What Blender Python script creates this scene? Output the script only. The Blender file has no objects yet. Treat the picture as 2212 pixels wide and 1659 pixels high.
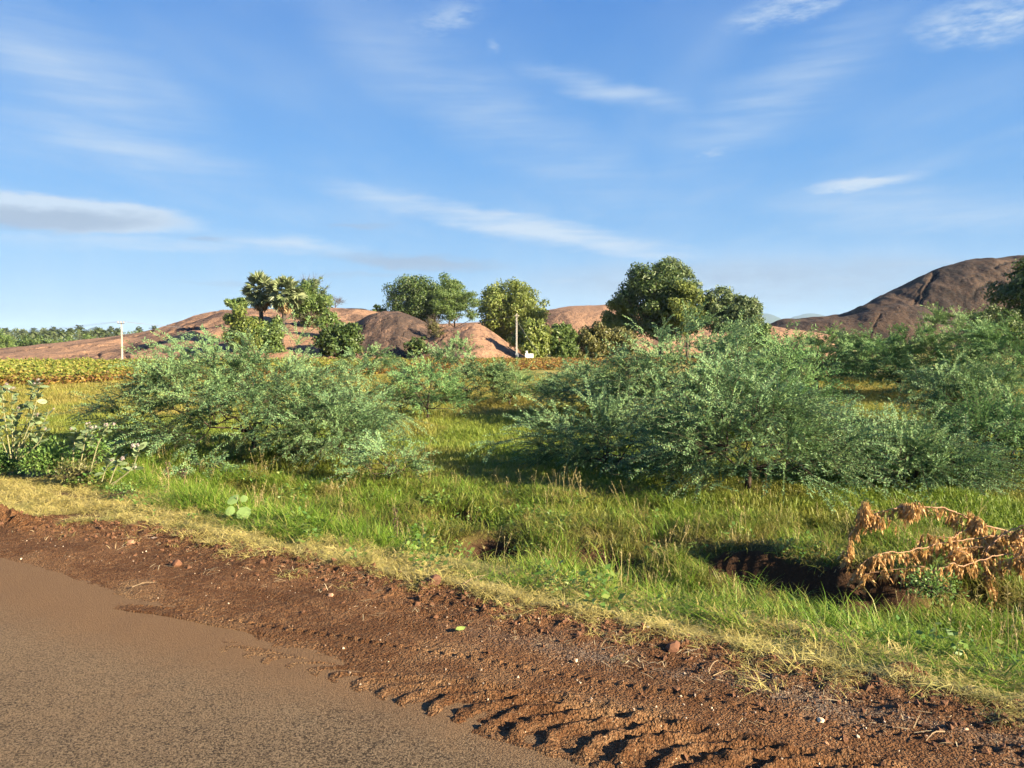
import bpy, math, random
import numpy as np
from mathutils import Vector, Matrix, Euler

R = math.radians
sc = bpy.context.scene
C = sc.collection
rng = np.random.default_rng(7)
random.seed(7)

# ------------------------------------------------------------------ camera, sky, sun, exposure
CAM_H, PITCH, FPX = 1.75, R(3.25), 1662.0
cd = bpy.data.cameras.new('camera')
cam = bpy.data.objects.new('camera', cd); C.objects.link(cam)
cam.location = (0, 0, CAM_H); cam.rotation_euler = (R(90) - PITCH, 0, 0)
cd.sensor_fit = 'HORIZONTAL'; cd.sensor_width = 36; cd.lens = FPX / 2212 * 36
cd.clip_start = 0.05; cd.clip_end = 40000
sc.camera = cam

SUN_EL, SUN_TO = R(21), R(60)          # light travels to the left and away from the viewer
ldir = Vector((-math.sin(SUN_TO) * math.cos(SUN_EL), math.cos(SUN_TO) * math.cos(SUN_EL), -math.sin(SUN_EL)))
sd = bpy.data.lights.new('sun', 'SUN'); sd.energy = 5.0; sd.angle = R(0.53); sd.color = (1.0, 0.83, 0.58)
sun = bpy.data.objects.new('sun', sd); C.objects.link(sun)
sun.rotation_euler = ldir.to_track_quat('-Z', 'Y').to_euler(); sun.location = (40, -30, 40)

sc.view_settings.view_transform = 'Standard'; sc.view_settings.look = 'None'
sc.view_settings.exposure = 2.1; sc.view_settings.gamma = 1.0; sc.view_settings.use_curve_mapping = False
sc.render.engine = 'CYCLES'
sc.cycles.max_bounces = 4; sc.cycles.diffuse_bounces = 2; sc.cycles.transmission_bounces = 3; sc.cycles.glossy_bounces = 1
sc.cycles.transparent_max_bounces = 8; sc.cycles.volume_bounces = 0
sc.cycles.use_denoising = True; sc.cycles.use_adaptive_sampling = True; sc.cycles.adaptive_threshold = .015; sc.cycles.use_light_tree = False

# ------------------------------------------------------------------ node helpers
class S:
    """a socket with arithmetic"""
    def __init__(s, nt, k): s.nt, s.k = nt, k
    def _m(s, op, *a, clamp=False):
        n = s.nt.nodes.new('ShaderNodeMath'); n.operation = op; n.use_clamp = clamp
        for i, x in enumerate((s,) + a):
            if isinstance(x, S): s.nt.links.new(x.k, n.inputs[i])
            else: n.inputs[i].default_value = float(x)
        return S(s.nt, n.outputs[0])
    def __add__(s, o): return s._m('ADD', o)
    __radd__ = __add__
    def __sub__(s, o): return s._m('SUBTRACT', o)
    def __rsub__(s, o): return (s * -1.0) + o
    def __mul__(s, o): return s._m('MULTIPLY', o)
    __rmul__ = __mul__
    def __truediv__(s, o): return s._m('DIVIDE', o)
    def __pow__(s, o): return s._m('POWER', o)
    def abs(s): return s._m('ABSOLUTE')
    def max(s, o): return s._m('MAXIMUM', o)
    def min(s, o): return s._m('MINIMUM', o)
    def clamp(s): return s._m('ADD', 0.0, clamp=True)

class NB:
    def __init__(s, nt): s.nt = nt; nt.nodes.clear()
    def node(s, t, **kw):
        n = s.nt.nodes.new(t)
        for k, v in kw.items(): setattr(n, k, v)
        return n
    def put(s, n, name, v):
        i = n.inputs[name]
        if isinstance(v, S): s.nt.links.new(v.k, i)
        elif isinstance(v, (tuple, list)):
            i.default_value = tuple(v) + (1,) if len(v) == 3 and i.type == 'RGBA' else tuple(v)
        else: i.default_value = v
    def out(s, n, name=0): return S(s.nt, n.outputs[name])
    def pos(s): return s.out(s.node('ShaderNodeNewGeometry'), 'Position')
    def island(s): return s.out(s.node('ShaderNodeNewGeometry'), 'Random Per Island')
    def sep(s, v):
        n = s.node('ShaderNodeSeparateXYZ'); s.put(n, 0, v); return [s.out(n, i) for i in range(3)]
    def com(s, x, y, z):
        n = s.node('ShaderNodeCombineXYZ')
        for i, v in enumerate((x, y, z)): s.put(n, i, v)
        return s.out(n)
    def map(s, v, scale=(1, 1, 1), rot=(0, 0, 0), loc=(0, 0, 0)):
        n = s.node('ShaderNodeMapping'); s.put(n, 'Vector', v)
        n.inputs['Scale'].default_value = scale; n.inputs['Rotation'].default_value = rot; n.inputs['Location'].default_value = loc
        return s.out(n)
    def noise(s, v, scale, detail=4, rough=.55, dist=0.0):
        n = s.node('ShaderNodeTexNoise'); s.put(n, 'Vector', v); n.inputs['Scale'].default_value = scale
        n.inputs['Detail'].default_value = detail; n.inputs['Roughness'].default_value = rough; n.inputs['Distortion'].default_value = dist
        return s.out(n, 0)
    def noisec(s, v, scale, detail=3):
        n = s.node('ShaderNodeTexNoise'); s.put(n, 'Vector', v); n.inputs['Scale'].default_value = scale; n.inputs['Detail'].default_value = detail
        return s.out(n, 1)
    def vor(s, v, scale, feat='F1', out=0):
        n = s.node('ShaderNodeTexVoronoi', feature=feat); s.put(n, 'Vector', v); n.inputs['Scale'].default_value = scale
        return s.out(n, out)
    def ramp(s, f, stops, interp='LINEAR'):
        n = s.node('ShaderNodeValToRGB'); s.put(n, 0, f); cr = n.color_ramp; cr.interpolation = interp
        while len(cr.elements) > 1: cr.elements.remove(cr.elements[-1])
        for i, (p, c) in enumerate(stops):
            e = cr.elements[0] if i == 0 else cr.elements.new(p)
            e.position = p
            e.color = (c, c, c, 1) if not isinstance(c, (tuple, list)) else tuple(c) + (1,)
        return s.out(n, 0)
    def step(s, x, a, b):
        n = s.node('ShaderNodeMapRange', interpolation_type='SMOOTHSTEP'); s.put(n, 0, x)
        n.inputs[1].default_value = a; n.inputs[2].default_value = b
        n.inputs[3].default_value = 0; n.inputs[4].default_value = 1
        return s.out(n)
    def mix(s, f, a, b, blend='MIX'):
        n = s.node('ShaderNodeMix', data_type='RGBA', blend_type=blend)
        for i, v in ((0, f), (6, a), (7, b)):
            if isinstance(v, S): s.nt.links.new(v.k, n.inputs[i])
            elif isinstance(v, (tuple, list)): n.inputs[i].default_value = tuple(v) + (1,)
            else: n.inputs[i].default_value = v
        return S(s.nt, n.outputs[2])
    def bump(s, h, strength, dist, normal=None):
        n = s.node('ShaderNodeBump'); s.put(n, 'Height', h); n.inputs['Strength'].default_value = strength; n.inputs['Distance'].default_value = dist
        if normal is not None: s.put(n, 'Normal', normal)
        return s.out(n)
    def attr(s, name, out='Fac'):
        n = s.node('ShaderNodeAttribute', attribute_name=name); return s.out(n, out)
    def surf(s, col, rough=.8, normal=None, spec=.3, transl=0.0, tcol=None, metallic=0.0):
        p = s.node('ShaderNodeBsdfPrincipled'); s.put(p, 'Base Color', col); s.put(p, 'Roughness', rough)
        p.inputs['Specular IOR Level'].default_value = spec; p.inputs['Metallic'].default_value = metallic
        if normal is not None: s.put(p, 'Normal', normal)
        o = s.node('ShaderNodeOutputMaterial'); last = s.out(p)
        if transl:
            t = s.node('ShaderNodeBsdfTranslucent'); s.put(t, 'Color', tcol if tcol is not None else col)
            m = s.node('ShaderNodeMixShader'); m.inputs[0].default_value = transl
            s.nt.links.new(last.k, m.inputs[1]); s.nt.links.new(t.outputs[0], m.inputs[2]); last = s.out(m)
        s.nt.links.new(last.k, o.inputs[0])

def material(name):
    m = bpy.data.materials.new(name); m.use_nodes = True
    return m, NB(m.node_tree)

# ------------------------------------------------------------------ where a direction of the photograph points
def ray(u, v):
    """unit-depth ray through photo position (u, v) on a 2212-wide print: x, z per metre of depth y"""
    x = (u - 1106) / FPX; d = -(v - 829.5) / FPX
    dy = math.cos(PITCH) + d * math.sin(PITCH); dz = -math.sin(PITCH) + d * math.cos(PITCH)
    return x / dy, dz / dy
def P(u, v, D):
    x, z = ray(u, v); return Vector((x * D, D, CAM_H + z * D))
def G(u, v, z):
    x, dz = ray(u, v); D = (z - CAM_H) / dz; return Vector((x * D, D, z))
def azel(u, v):
    x, z = ray(u, v); return math.degrees(math.atan2(x, 1)), math.degrees(math.atan2(z, math.hypot(x, 1)))

# ------------------------------------------------------------------ world
w = bpy.data.worlds.new('World'); sc.world = w; w.use_nodes = True
b = NB(w.node_tree)
sky = b.node('ShaderNodeTexSky', sky_type='NISHITA'); sky.sun_disc = False
sky.sun_elevation = SUN_EL; sky.sun_rotation = math.atan2(-ldir.x, -ldir.y)
sky.air_density = 1.0; sky.dust_density = 0.6; sky.ozone_density = 2.2; sky.altitude = 150
gen = b.out(b.node('ShaderNodeTexCoord'), 'Generated')
dx, dy, dz = b.sep(gen)
AZ = dx._m('ARCTAN2', dy) * (180 / math.pi)
EL = dz.min(1.0).max(-1.0)._m('ARCSINE') * (180 / math.pi)
n1 = b.noise(b.com(AZ * .15, EL * .48, 0.0), 1.0, 3, .6)             # shared warp and texture
n2 = b.noise(b.com(AZ * .50, EL * 1.7, 3.7), 1.0, 4, .62)
fib = b.noise(b.map(b.com(AZ, EL, 0.0), (.10, 1.1, 1), (0, 0, R(-13))), 1.0, 3, .55)
warp = b.com(AZ + (n1 - .5) * 3.2, EL + (n1 - .5) * .9 + (n2 - .5) * .9, 0.0)
def cloud(u0, v0, u1, v1, wd, k, core=.15, tex=None):
    """soft elongated cloud between two directions, in degrees of azimuth and height"""
    a0, e0 = azel(u0, v0); a1, e1 = azel(u1, v1)
    n = b.node('ShaderNodeMapping', vector_type='TEXTURE'); b.put(n, 'Vector', warp)
    n.inputs['Location'].default_value = ((a0 + a1) / 2, (e0 + e1) / 2, 0)
    n.inputs['Rotation'].default_value = (0, 0, math.atan2(e1 - e0, a1 - a0))
    n.inputs['Scale'].default_value = (math.hypot(a1 - a0, e1 - e0) / 2 + wd, wd, 1)
    l = b.node('ShaderNodeVectorMath', operation='LENGTH'); b.put(l, 0, b.out(n))
    mr = b.node('ShaderNodeMapRange', interpolation_type='SMOOTHSTEP'); b.put(mr, 0, b.out(l, 1))
    mr.inputs[1].default_value = 1.0; mr.inputs[2].default_value = core; mr.inputs[3].default_value = 0; mr.inputs[4].default_value = k
    d = b.out(mr)
    return d * tex if tex is not None else d
fk = b.step(fib, .24, .76) * .75 + .25
puff = b.step(n2, .22, .82)
white = [(560, 366, 1720, 590, 1.35, 1.0, .1, fk), (1000, 450, 1500, 542, .8, .62, .1, fk), (620, -20, 1520, 480, 4.0, .36, .0, fk), (1100, 140, 1540, 245, 1.3, .55, .0, fk),
         (-160, 225, 620, 385, 2.4, .55, .0, fk), (-220, -20, 460, 290, 4.2, .40, .0, fk), (1990, 10, 1400, 370, 3.6, .42, .0, fk), (380, 502, 860, 550, .95, .75, .0, fk),
         (1560, 52, 1860, -25, 1.35, .80, .1, puff), (1960, 64, 2330, 10, 2.1, .85, .1, puff), (870, 70, 1050, 10, 1.5, .55, .0, puff),
         (1715, 409, 2020, 378, .56, .72, .1, None), (1480, 335, 1600, 314, .6, .5, .0, puff), (900, 165, 990, 160, .5, .5, .0, puff), (1050, 95, 1075, 112, .5, .5, .0, puff),
         (-260, 418, 440, 488, 1.35, .95, .45, None), (-250, 505, 700, 530, .8, .7, .0, fk), (1600, 430, 2400, 470, 2.4, .42, .0, fk), (900, 640, 2400, 560, 3.4, .45, .0, None)]
tot = 0.0
for c_ in white:
    tot = cloud(*c_).max(tot) if isinstance(tot, float) else tot.max(cloud(*c_))
# thin cirrus over the rest of the sky
zz = dz.max(.12)
cir = b.noise(b.map(b.com(dx / zz, dy / zz, 0.0), (1.1, .4, 1), (0, 0, R(28))), 1.1, 3, .55)
tot = tot + b.step(cir, .40, .92) * .30
air = b.ramp((EL + 6.0) / 96.0, [(0.0, (1.20, 2.22, 3.55)), (.0625, (1.25, 2.30, 3.6)), (.12, (.92, 2.12, 3.85)), (.20, (.52, 1.70, 3.8)), (.32, (.25, 1.12, 3.3)), (.42, (.19, .90, 2.8)), (1.0, (.15, .7, 2.2))])
col = b.mix(.86, b.out(sky), air)
col = b.mix((tot * 1.25).clamp(), col, (2.75, 3.35, 4.1))
greys = [(-260, 456, 400, 482, .95, .85, .35, None), (395, 516, 490, 516, .3, .5, .2, None), (680, 486, 870, 486, .32, .5, .2, None), (660, 550, 1140, 580, .75, .85, .2, None),
         (330, 610, 680, 612, .26, .45, .1, None), (1060, 605, 2500, 592, 2.1, .85, .35, puff * .7 + .3), (540, 600, 1000, 588, .3, .4, .1, None)]
tot = None
for c_ in greys: tot = cloud(*c_) if tot is None else tot.max(cloud(*c_))
col = b.mix(tot.clamp(), col, (1.62, 2.08, 2.85))
lit = [(1170, 610, 1260, 604, .28, .7, .1, puff), (1740, 598, 1880, 600, .22, .5, .1, puff), (1530, 570, 1650, 572, .16, .4, .1, puff), (1850, 575, 2150, 562, .3, .4, .1, puff)]
tot = None
for c_ in lit: tot = cloud(*c_) if tot is None else tot.max(cloud(*c_))
col = b.mix(tot.clamp(), col, (2.4, 3.0, 3.75))
bg = b.node('ShaderNodeBackground'); b.put(bg, 0, col); bg.inputs[1].default_value = 0.050
wo = b.node('ShaderNodeOutputWorld'); b.nt.links.new(bg.outputs[0], wo.inputs[0])
w.cycles.sampling_method = 'MANUAL'; w.cycles.sample_map_resolution = 512

# ------------------------------------------------------------------ object helpers
def mesh(name, V, F=None, quads=None, tris=None, mat=None, smooth=False, attrs=None):
    me = bpy.data.meshes.new(name)
    V = np.asarray(V, dtype=np.float32)
    polys = []
    if F is not None:
        me.from_pydata([tuple(v) for v in V], [], F)
    else:
        q = np.asarray(quads if quads is not None else np.zeros((0, 4)), dtype=np.int32).reshape(-1, 4)
        t = np.asarray(tris if tris is not None else np.zeros((0, 3)), dtype=np.int32).reshape(-1, 3)
        nl = q.size + t.size; npoly = len(q) + len(t)
        me.vertices.add(len(V)); me.vertices.foreach_set('co', V.ravel())
        me.loops.add(nl); me.loops.foreach_set('vertex_index', np.concatenate([q.ravel(), t.ravel()]))
        me.polygons.add(npoly)
        st = np.concatenate([np.arange(len(q)) * 4, q.size + np.arange(len(t)) * 3]).astype(np.int32)
        me.polygons.foreach_set('loop_start', st)
        me.update(calc_edges=True)
    if attrs:
        for k, a in attrs.items():
            at = me.attributes.new(k, 'FLOAT', 'POINT'); at.data.foreach_set('value', np.asarray(a, dtype=np.float32).ravel())
    if smooth: me.polygons.foreach_set('use_smooth', np.ones(len(me.polygons), dtype=bool))
    if mat: me.materials.append(mat)
    return me

def obj(name, me, parent=None, loc=None, rot=None, scale=None):
    o = bpy.data.objects.new(name, me); C.objects.link(o)
    if parent is not None: o.parent = parent
    if loc is not None: o.location = loc
    if rot is not None: o.rotation_euler = rot
    if scale is not None: o.scale = (scale,) * 3 if isinstance(scale, (int, float)) else scale
    return o

def tag(o, label=None, cat=None, group=None, kind=None):
    if label: o['label'] = label
    if cat: o['category'] = cat
    if group: o['group'] = group
    if kind: o['kind'] = kind
    return o

def empty(name, loc=(0, 0, 0), rz=0.0):
    o = bpy.data.objects.new(name, None); C.objects.link(o); o.location = loc; o.rotation_euler = (0, 0, rz)
    o.empty_display_size = .2
    return o

def nrm(a): return a / np.maximum(np.linalg.norm(a, axis=-1, keepdims=True), 1e-9)

def vnoise(x, y, seed=0):
    """2D gradient noise, -1..1"""
    r = np.random.default_rng(seed); ang = r.uniform(0, 2 * np.pi, 4096)
    xi = np.floor(x).astype(np.int64); yi = np.floor(y).astype(np.int64); xf = x - xi; yf = y - yi
    def g(i, j, fx, fy):
        h = ((i * 73856093) ^ (j * 19349663) ^ (seed * 83492791)) & 0xffffffff
        h = (h * 2654435761 & 0xffffffff) >> 20
        a = ang[h & 4095]; return np.cos(a) * fx + np.sin(a) * fy
    u = xf * xf * xf * (xf * (xf * 6 - 15) + 10); v = yf * yf * yf * (yf * (yf * 6 - 15) + 10)
    a = g(xi, yi, xf, yf); c = g(xi + 1, yi, xf - 1, yf); d = g(xi, yi + 1, xf, yf - 1); e = g(xi + 1, yi + 1, xf - 1, yf - 1)
    return 1.5 * ((a * (1 - u) + c * u) * (1 - v) + (d * (1 - u) + e * u) * v)
def fbm(x, y, seed=0, oct=4, gain=.5, lac=2.03):
    s = 0; a = 1; f = 1
    for i in range(oct):
        s = s + a * vnoise(x * f + 13.7 * i, y * f - 7.1 * i, seed + i); a *= gain; f *= lac
    return s
def sstep(x, a, b):
    t = np.clip((x - a) / (b - a), 0, 1); return t * t * (3 - 2 * t)

def tubes(A, B, ra, rb, sides=4):
    """tapered prisms from points A to B; returns verts, quads"""
    A = np.asarray(A, float); B = np.asarray(B, float); n = len(A)
    d = nrm(B - A); h = np.where(np.abs(d[:, 2:3]) < .9, np.array([[0, 0, 1.]]), np.array([[1., 0, 0]]))
    x = nrm(np.cross(d, h)); y = np.cross(d, x)
    an = np.arange(sides) * 2 * np.pi / sides
    ring = np.cos(an)[None, :, None] * x[:, None, :] + np.sin(an)[None, :, None] * y[:, None, :]
    V = np.concatenate([A[:, None, :] + ring * np.asarray(ra).reshape(-1, 1, 1), B[:, None, :] + ring * np.asarray(rb).reshape(-1, 1, 1)], axis=1)
    i = np.arange(sides); j = (i + 1) % sides
    q = np.stack([i, j, j + sides, i + sides], -1)
    Q = (np.arange(n) * 2 * sides)[:, None, None] + q[None]
    return V.reshape(-1, 3), Q.reshape(-1, 4)

def leaves(pos, dirv, nor, L, W):
    """rhombic leaf blades, one island each"""
    dirv = nrm(dirv); side = nrm(np.cross(dirv, nor)); L = np.asarray(L).reshape(-1, 1); W = np.asarray(W).reshape(-1, 1)
    up = np.cross(side, dirv)
    V = np.stack([pos, pos + dirv * L * .45 + side * W * .5, pos + dirv * L - up * L * .08, pos + dirv * L * .45 - side * W * .5], 1)
    Q = np.arange(len(pos) * 4).reshape(-1, 4)
    return V.reshape(-1, 3), Q

def join(parts):
    Vs, Qs, o = [], [], 0
    for V, Q in parts: Vs.append(V); Qs.append(Q + o); o += len(V)
    return np.concatenate(Vs), np.concatenate(Qs)

def poly_tube(pts, r0, r1, sides=6):
    """one continuous tapered tube along a polyline"""
    pts = np.asarray(pts, float); n = len(pts); d = nrm(np.gradient(pts, axis=0))
    x = nrm(np.cross(d, np.array([[.31, .22, .91]]) if abs(d[0, 2]) < .8 else np.array([[.9, .3, .1]]))); y = np.cross(d, x)
    an = np.arange(sides) * 2 * np.pi / sides; rr = np.linspace(r0, r1, n)[:, None, None]
    V = (pts[:, None, :] + (np.cos(an)[None, :, None] * x[:, None, :] + np.sin(an)[None, :, None] * y[:, None, :]) * rr).reshape(-1, 3)
    Q = [[k * sides + i, k * sides + (i + 1) % sides, (k + 1) * sides + (i + 1) % sides, (k + 1) * sides + i] for k in range(n - 1) for i in range(sides)]
    return V, np.array(Q)

def spline(pts, n):
    """Catmull-Rom resample"""
    p = np.asarray(pts, float); m = len(p)
    if m == 2: return p[0] + (p[1] - p[0]) * np.linspace(0, 1, n)[:, None]
    e = np.vstack([2 * p[0] - p[1], p, 2 * p[-1] - p[-2]]); t = np.linspace(0, m - 1 - 1e-6, n); i = t.astype(int); f = (t - i)[:, None]
    a, b_, c, d = e[i], e[i + 1], e[i + 2], e[i + 3]
    return .5 * ((2 * b_) + (-a + c) * f + (2 * a - 5 * b_ + 4 * c - d) * f * f + (-a + 3 * b_ - 3 * c + d) * f ** 3)
# ------------------------------------------------------------------ road frame and terrain
DS, DT = (.883, -.470), (.470, .883)
def st(x, y): return x * DS[0] + (y - 5.7) * DS[1], x * DT[0] + (y - 5.7) * DT[1]
def xy(s, t): return s * DS[0] + t * DT[0], 5.7 + s * DS[1] + t * DT[1]
S_E = [-40, -12, -8, -5.4, -3.7, -2, -1, 0, 1.3, 2.3, 3.2, 6, 20]
T_E = [-.95, -.95, -.85, -.74, -.42, -.42, -.47, -.58, -.68, -.82, -.9, -.9, -.8]
S_C = [-40, -14, -8.4, -6.95, -5.56, -4.2, -2.75, -1.4, -.6, .35, 1.07, 1.7, 2.3, 3.2, 6, 20]
T_C = [1.2, 1.25, 1.25, 1.25, .95, .50, .36, .15, .12, .03, -.04, -.09, -.17, -.24, -.2, 0]
def t_edge(s): return np.interp(s, S_E, T_E)
def ragged(s, t):
    """distance inside the turf, with a torn edge"""
    return t - t_edge(s) + .20 * fbm(s * 1.3, t * 1.3, 81, 3) + .14 * fbm(s * 4.3, t * 4.3, 83, 3)
def t_crest(s): return np.interp(s, S_C, T_C)
FIELD = -.8
GULLY = [(-.62, 7.35), (-.50, 8.2), (-.40, 9.0), (-.30, 9.5)]
def gully(x, y):
    best = np.full(np.shape(x), 1e9)
    for (ax, ay), (cx, cy) in zip(GULLY[:-1], GULLY[1:]):
        L2 = (cx - ax) ** 2 + (cy - ay) ** 2; k = np.clip(((x - ax) * (cx - ax) + (y - ay) * (cy - ay)) / L2, 0, 1)
        best = np.minimum(best, np.hypot(x - ax - k * (cx - ax), y - ay - k * (cy - ay)))
    return best
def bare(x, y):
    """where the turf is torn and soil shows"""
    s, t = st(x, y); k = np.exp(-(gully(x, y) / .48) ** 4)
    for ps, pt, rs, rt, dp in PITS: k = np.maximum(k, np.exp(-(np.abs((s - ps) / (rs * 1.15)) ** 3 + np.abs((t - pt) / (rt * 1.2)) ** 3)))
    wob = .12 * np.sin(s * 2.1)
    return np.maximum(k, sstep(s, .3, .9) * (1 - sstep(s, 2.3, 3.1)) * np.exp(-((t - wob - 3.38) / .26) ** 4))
PITS = [(-2.85, 4.15, .60, .30, .38), (-3.3, 4.55, .3, .2, .2), (.2, 2.4, .5, .25, .2), (-.6, 3.4, .35, .25, .18)]
def H(x, y):
    x = np.asarray(x, float); y = np.asarray(y, float)
    s, t = st(x, y); tc = t_crest(s); u = t - tc
    z = -.03 - .05 * sstep(u, -1.2, 0) + .025 * fbm(x * 1.3, y * 1.3, 3, 3) * sstep(u, -1.0, -.2)
    low = FIELD + .05 * fbm(x * .23, y * .23, 5, 3) * sstep(u, 2, 6)
    near = sstep(u, .6, 2.2) * (1 - sstep(u, 5.5, 9))
    low = low + near * (.11 * fbm(x * .75, y * .75, 9, 3) + .06 * fbm(x * 2.4, y * 2.4, 19, 2))
    low = low - .14 * np.exp(-((u - 2.3) / .8) ** 2)
    z = z + (low - z) * sstep(u, -.05, 2.2) ** .85
    for ps, pt, rs, rt, dp in PITS:
        z = z - dp * np.exp(-(np.abs((s - ps) / rs) ** 2.6 + np.abs((t - pt) / rt) ** 2.6))
    z = z - .45 * np.exp(-(gully(x + .08 * fbm(x * 3, y * 3, 21, 2), y) / .36) ** 4)
    # a torn bank with a slit below it
    wob = .12 * np.sin(s * 2.1) + .1 * fbm(s * 1.7, s * 0 + 4, 23, 2)
    k = sstep(s, .3, .9) * (1 - sstep(s, 3.2, 4.2))
    z = z + k * (.16 * sstep(t - wob, 3.50, 3.56) * (1 - sstep(t - wob, 3.6, 5.2)) - .20 * np.exp(-((t - wob - 3.32) / .15) ** 4))
    # below the road
    z = np.where(t < -1.2, np.minimum(z, -.03 - .03 * sstep(-t, 1.2, 1.6)), z)
    return z

# ground sheet out to the horizon
def axis(lo, hi, step, far, g=1.13):
    a = list(np.arange(lo, hi, step)); d = step
    while a[-1] < far: d *= g; a.append(a[-1] + d)
    d = step; pre = []; x = lo
    while x > -far: d *= g; x -= d; pre.append(x)
    return np.array(pre[::-1] + a)
gx = axis(-10, 9, .08, 14000); gy = axis(2.5, 14.5, .08, 14000)
X, Y = np.meshgrid(gx, gy); Z = H(X, Y)
nx, ny = len(gx), len(gy)
idx = np.arange(nx * ny).reshape(ny, nx)
Qd = np.stack([idx[:-1, :-1], idx[:-1, 1:], idx[1:, 1:], idx[1:, :-1]], -1).reshape(-1, 4)

m_ground, b = material('field_soil_and_turf')
p = b.pos(); px, py, pz = b.sep(p)
T = px * DT[0] + (py - 5.7) * DT[1]; Sx = px * DS[0] + (py - 5.7) * DS[1]
tear = b.attr('bare'); big = b.noise(b.map(p, (1, .6, 1)), .16, 4, .6); mid = b.noise(p, 1.1, 5, .6); fine = b.noise(p, 26, 4, .7)
soil = b.mix(fine, (.035, .020, .010), (.10, .058, .028))
turf = b.mix(b.step(mid + (fine - .5) * .6, .35, .65), (.092, .120, .024), (.216, .212, .048))
dry = b.mix(b.step(fine, .3, .7), (.240, .200, .060), (.360, .296, .096))
gfar = b.mix(b.step(big + (mid - .5) * .5 + (fine - .5) * .35, .38, .58), turf, dry)
far1 = b.step(py + (big - .5) * 14.0, 20.0, 33.0)
turf = b.mix(far1 * .85, turf, gfar)
nearb = 1.0 - b.step(T, 2.0, 7.5)
c = b.mix(nearb * b.step(fine + mid, .60, .95) * .95, turf, soil)
verge = 1.0 - b.step(T, .3, 1.6)
c = b.mix(verge, c, b.mix(b.step(fine + (mid - .5), .45, .75), soil, (.20, .15, .06)))
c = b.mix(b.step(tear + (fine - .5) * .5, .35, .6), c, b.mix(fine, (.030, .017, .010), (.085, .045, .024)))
b.surf(c, .95, b.bump(fine + mid * .5, .7, .05), .15)
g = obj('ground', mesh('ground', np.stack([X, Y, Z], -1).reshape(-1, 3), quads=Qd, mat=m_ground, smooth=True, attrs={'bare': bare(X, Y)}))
tag(g, kind='structure')

# asphalt road
def st_grid(s, t, zf):
    Sg, Tg = np.meshgrid(s, t); x, y = xy(Sg, Tg); z = zf(Sg, Tg, x, y)
    n, m = len(s), len(t); ix = np.arange(n * m).reshape(m, n)
    q = np.stack([ix[:-1, :-1], ix[:-1, 1:], ix[1:, 1:], ix[1:, :-1]], -1).reshape(-1, 4)
    return np.stack([x, y, z], -1).reshape(-1, 3), q, Sg, Tg
m_road, b = material('dusty_asphalt')
p = b.pos(); px, py, pz = b.sep(p)
T = px * DT[0] + (py - 5.7) * DT[1]
chip = b.vor(p, 90.0); chip2 = b.vor(b.map(p, (1, 1, 1), (0, 0, .7)), 150.0); nf = b.noise(p, 140, 3, .6); nm = b.noise(p, 9, 4, .6); nb = b.noise(b.map(p, (.8, 1.0, 1), (0, 0, R(28))), .55, 4, .55)
cell = b.vor(p, 90.0, out=1); cr, cg, cb_ = b.sep(cell)
tar = b.mix(cr, (0.075, 0.055, 0.037), (0.198, 0.148, 0.095))
dust = b.mix(nf, (0.140, 0.095, 0.056), (0.211, 0.149, 0.090))
dmask = b.step(nb * 1.3 - .15 + (nm - .5) * .6 + (T + 3.2) * .16 + (nf - .5) * .3, .28, .74)
c = b.mix(dmask * .75 + .12, tar, dust)
ng = b.noise(p, 125, 3, .65); pit = b.step(ng + (chip - .38) * .45, .55, .66)
c = b.mix(pit * .9 * (1.0 - dmask * .35), c, (.022, .016, .011))
edge = b.step(T + (nb - .5) * .5 + (nm - .5) * .35, -2.55, -1.95)
c = b.mix(edge * .8, c, b.mix(nf, (.105, .058, .028), (.20, .122, .066)))
c = b.mix(b.step(b.noise(p, 2.3, 5, .7), .60, .72) * .35, c, (.16, .098, .052))
hgt = (1.0 - ng) * 1.3 + (1.0 - chip) * .35 + (1.0 - chip2) * .25 + nm * .3
b.surf(c, .9, b.bump(hgt, 1.0, .0075), .12)
V, Q, _, _ = st_grid(np.concatenate([np.arange(-60, -8, 2), np.arange(-8, 6, .08), np.arange(6, 40, 2)]), np.concatenate([np.arange(-9, -6, .3), np.arange(-6, -1.35, .06)]),
                     lambda s, t, x, y: .005 * fbm(x * 2.2, y * 2.2, 31, 3) - .02 * sstep(t, -1.7, -1.3) + .006 - .012 * np.abs(t + 5.2) * .1)
tag(obj('road', mesh('road', V, quads=Q, mat=m_road, smooth=True)), kind='structure')

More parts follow.
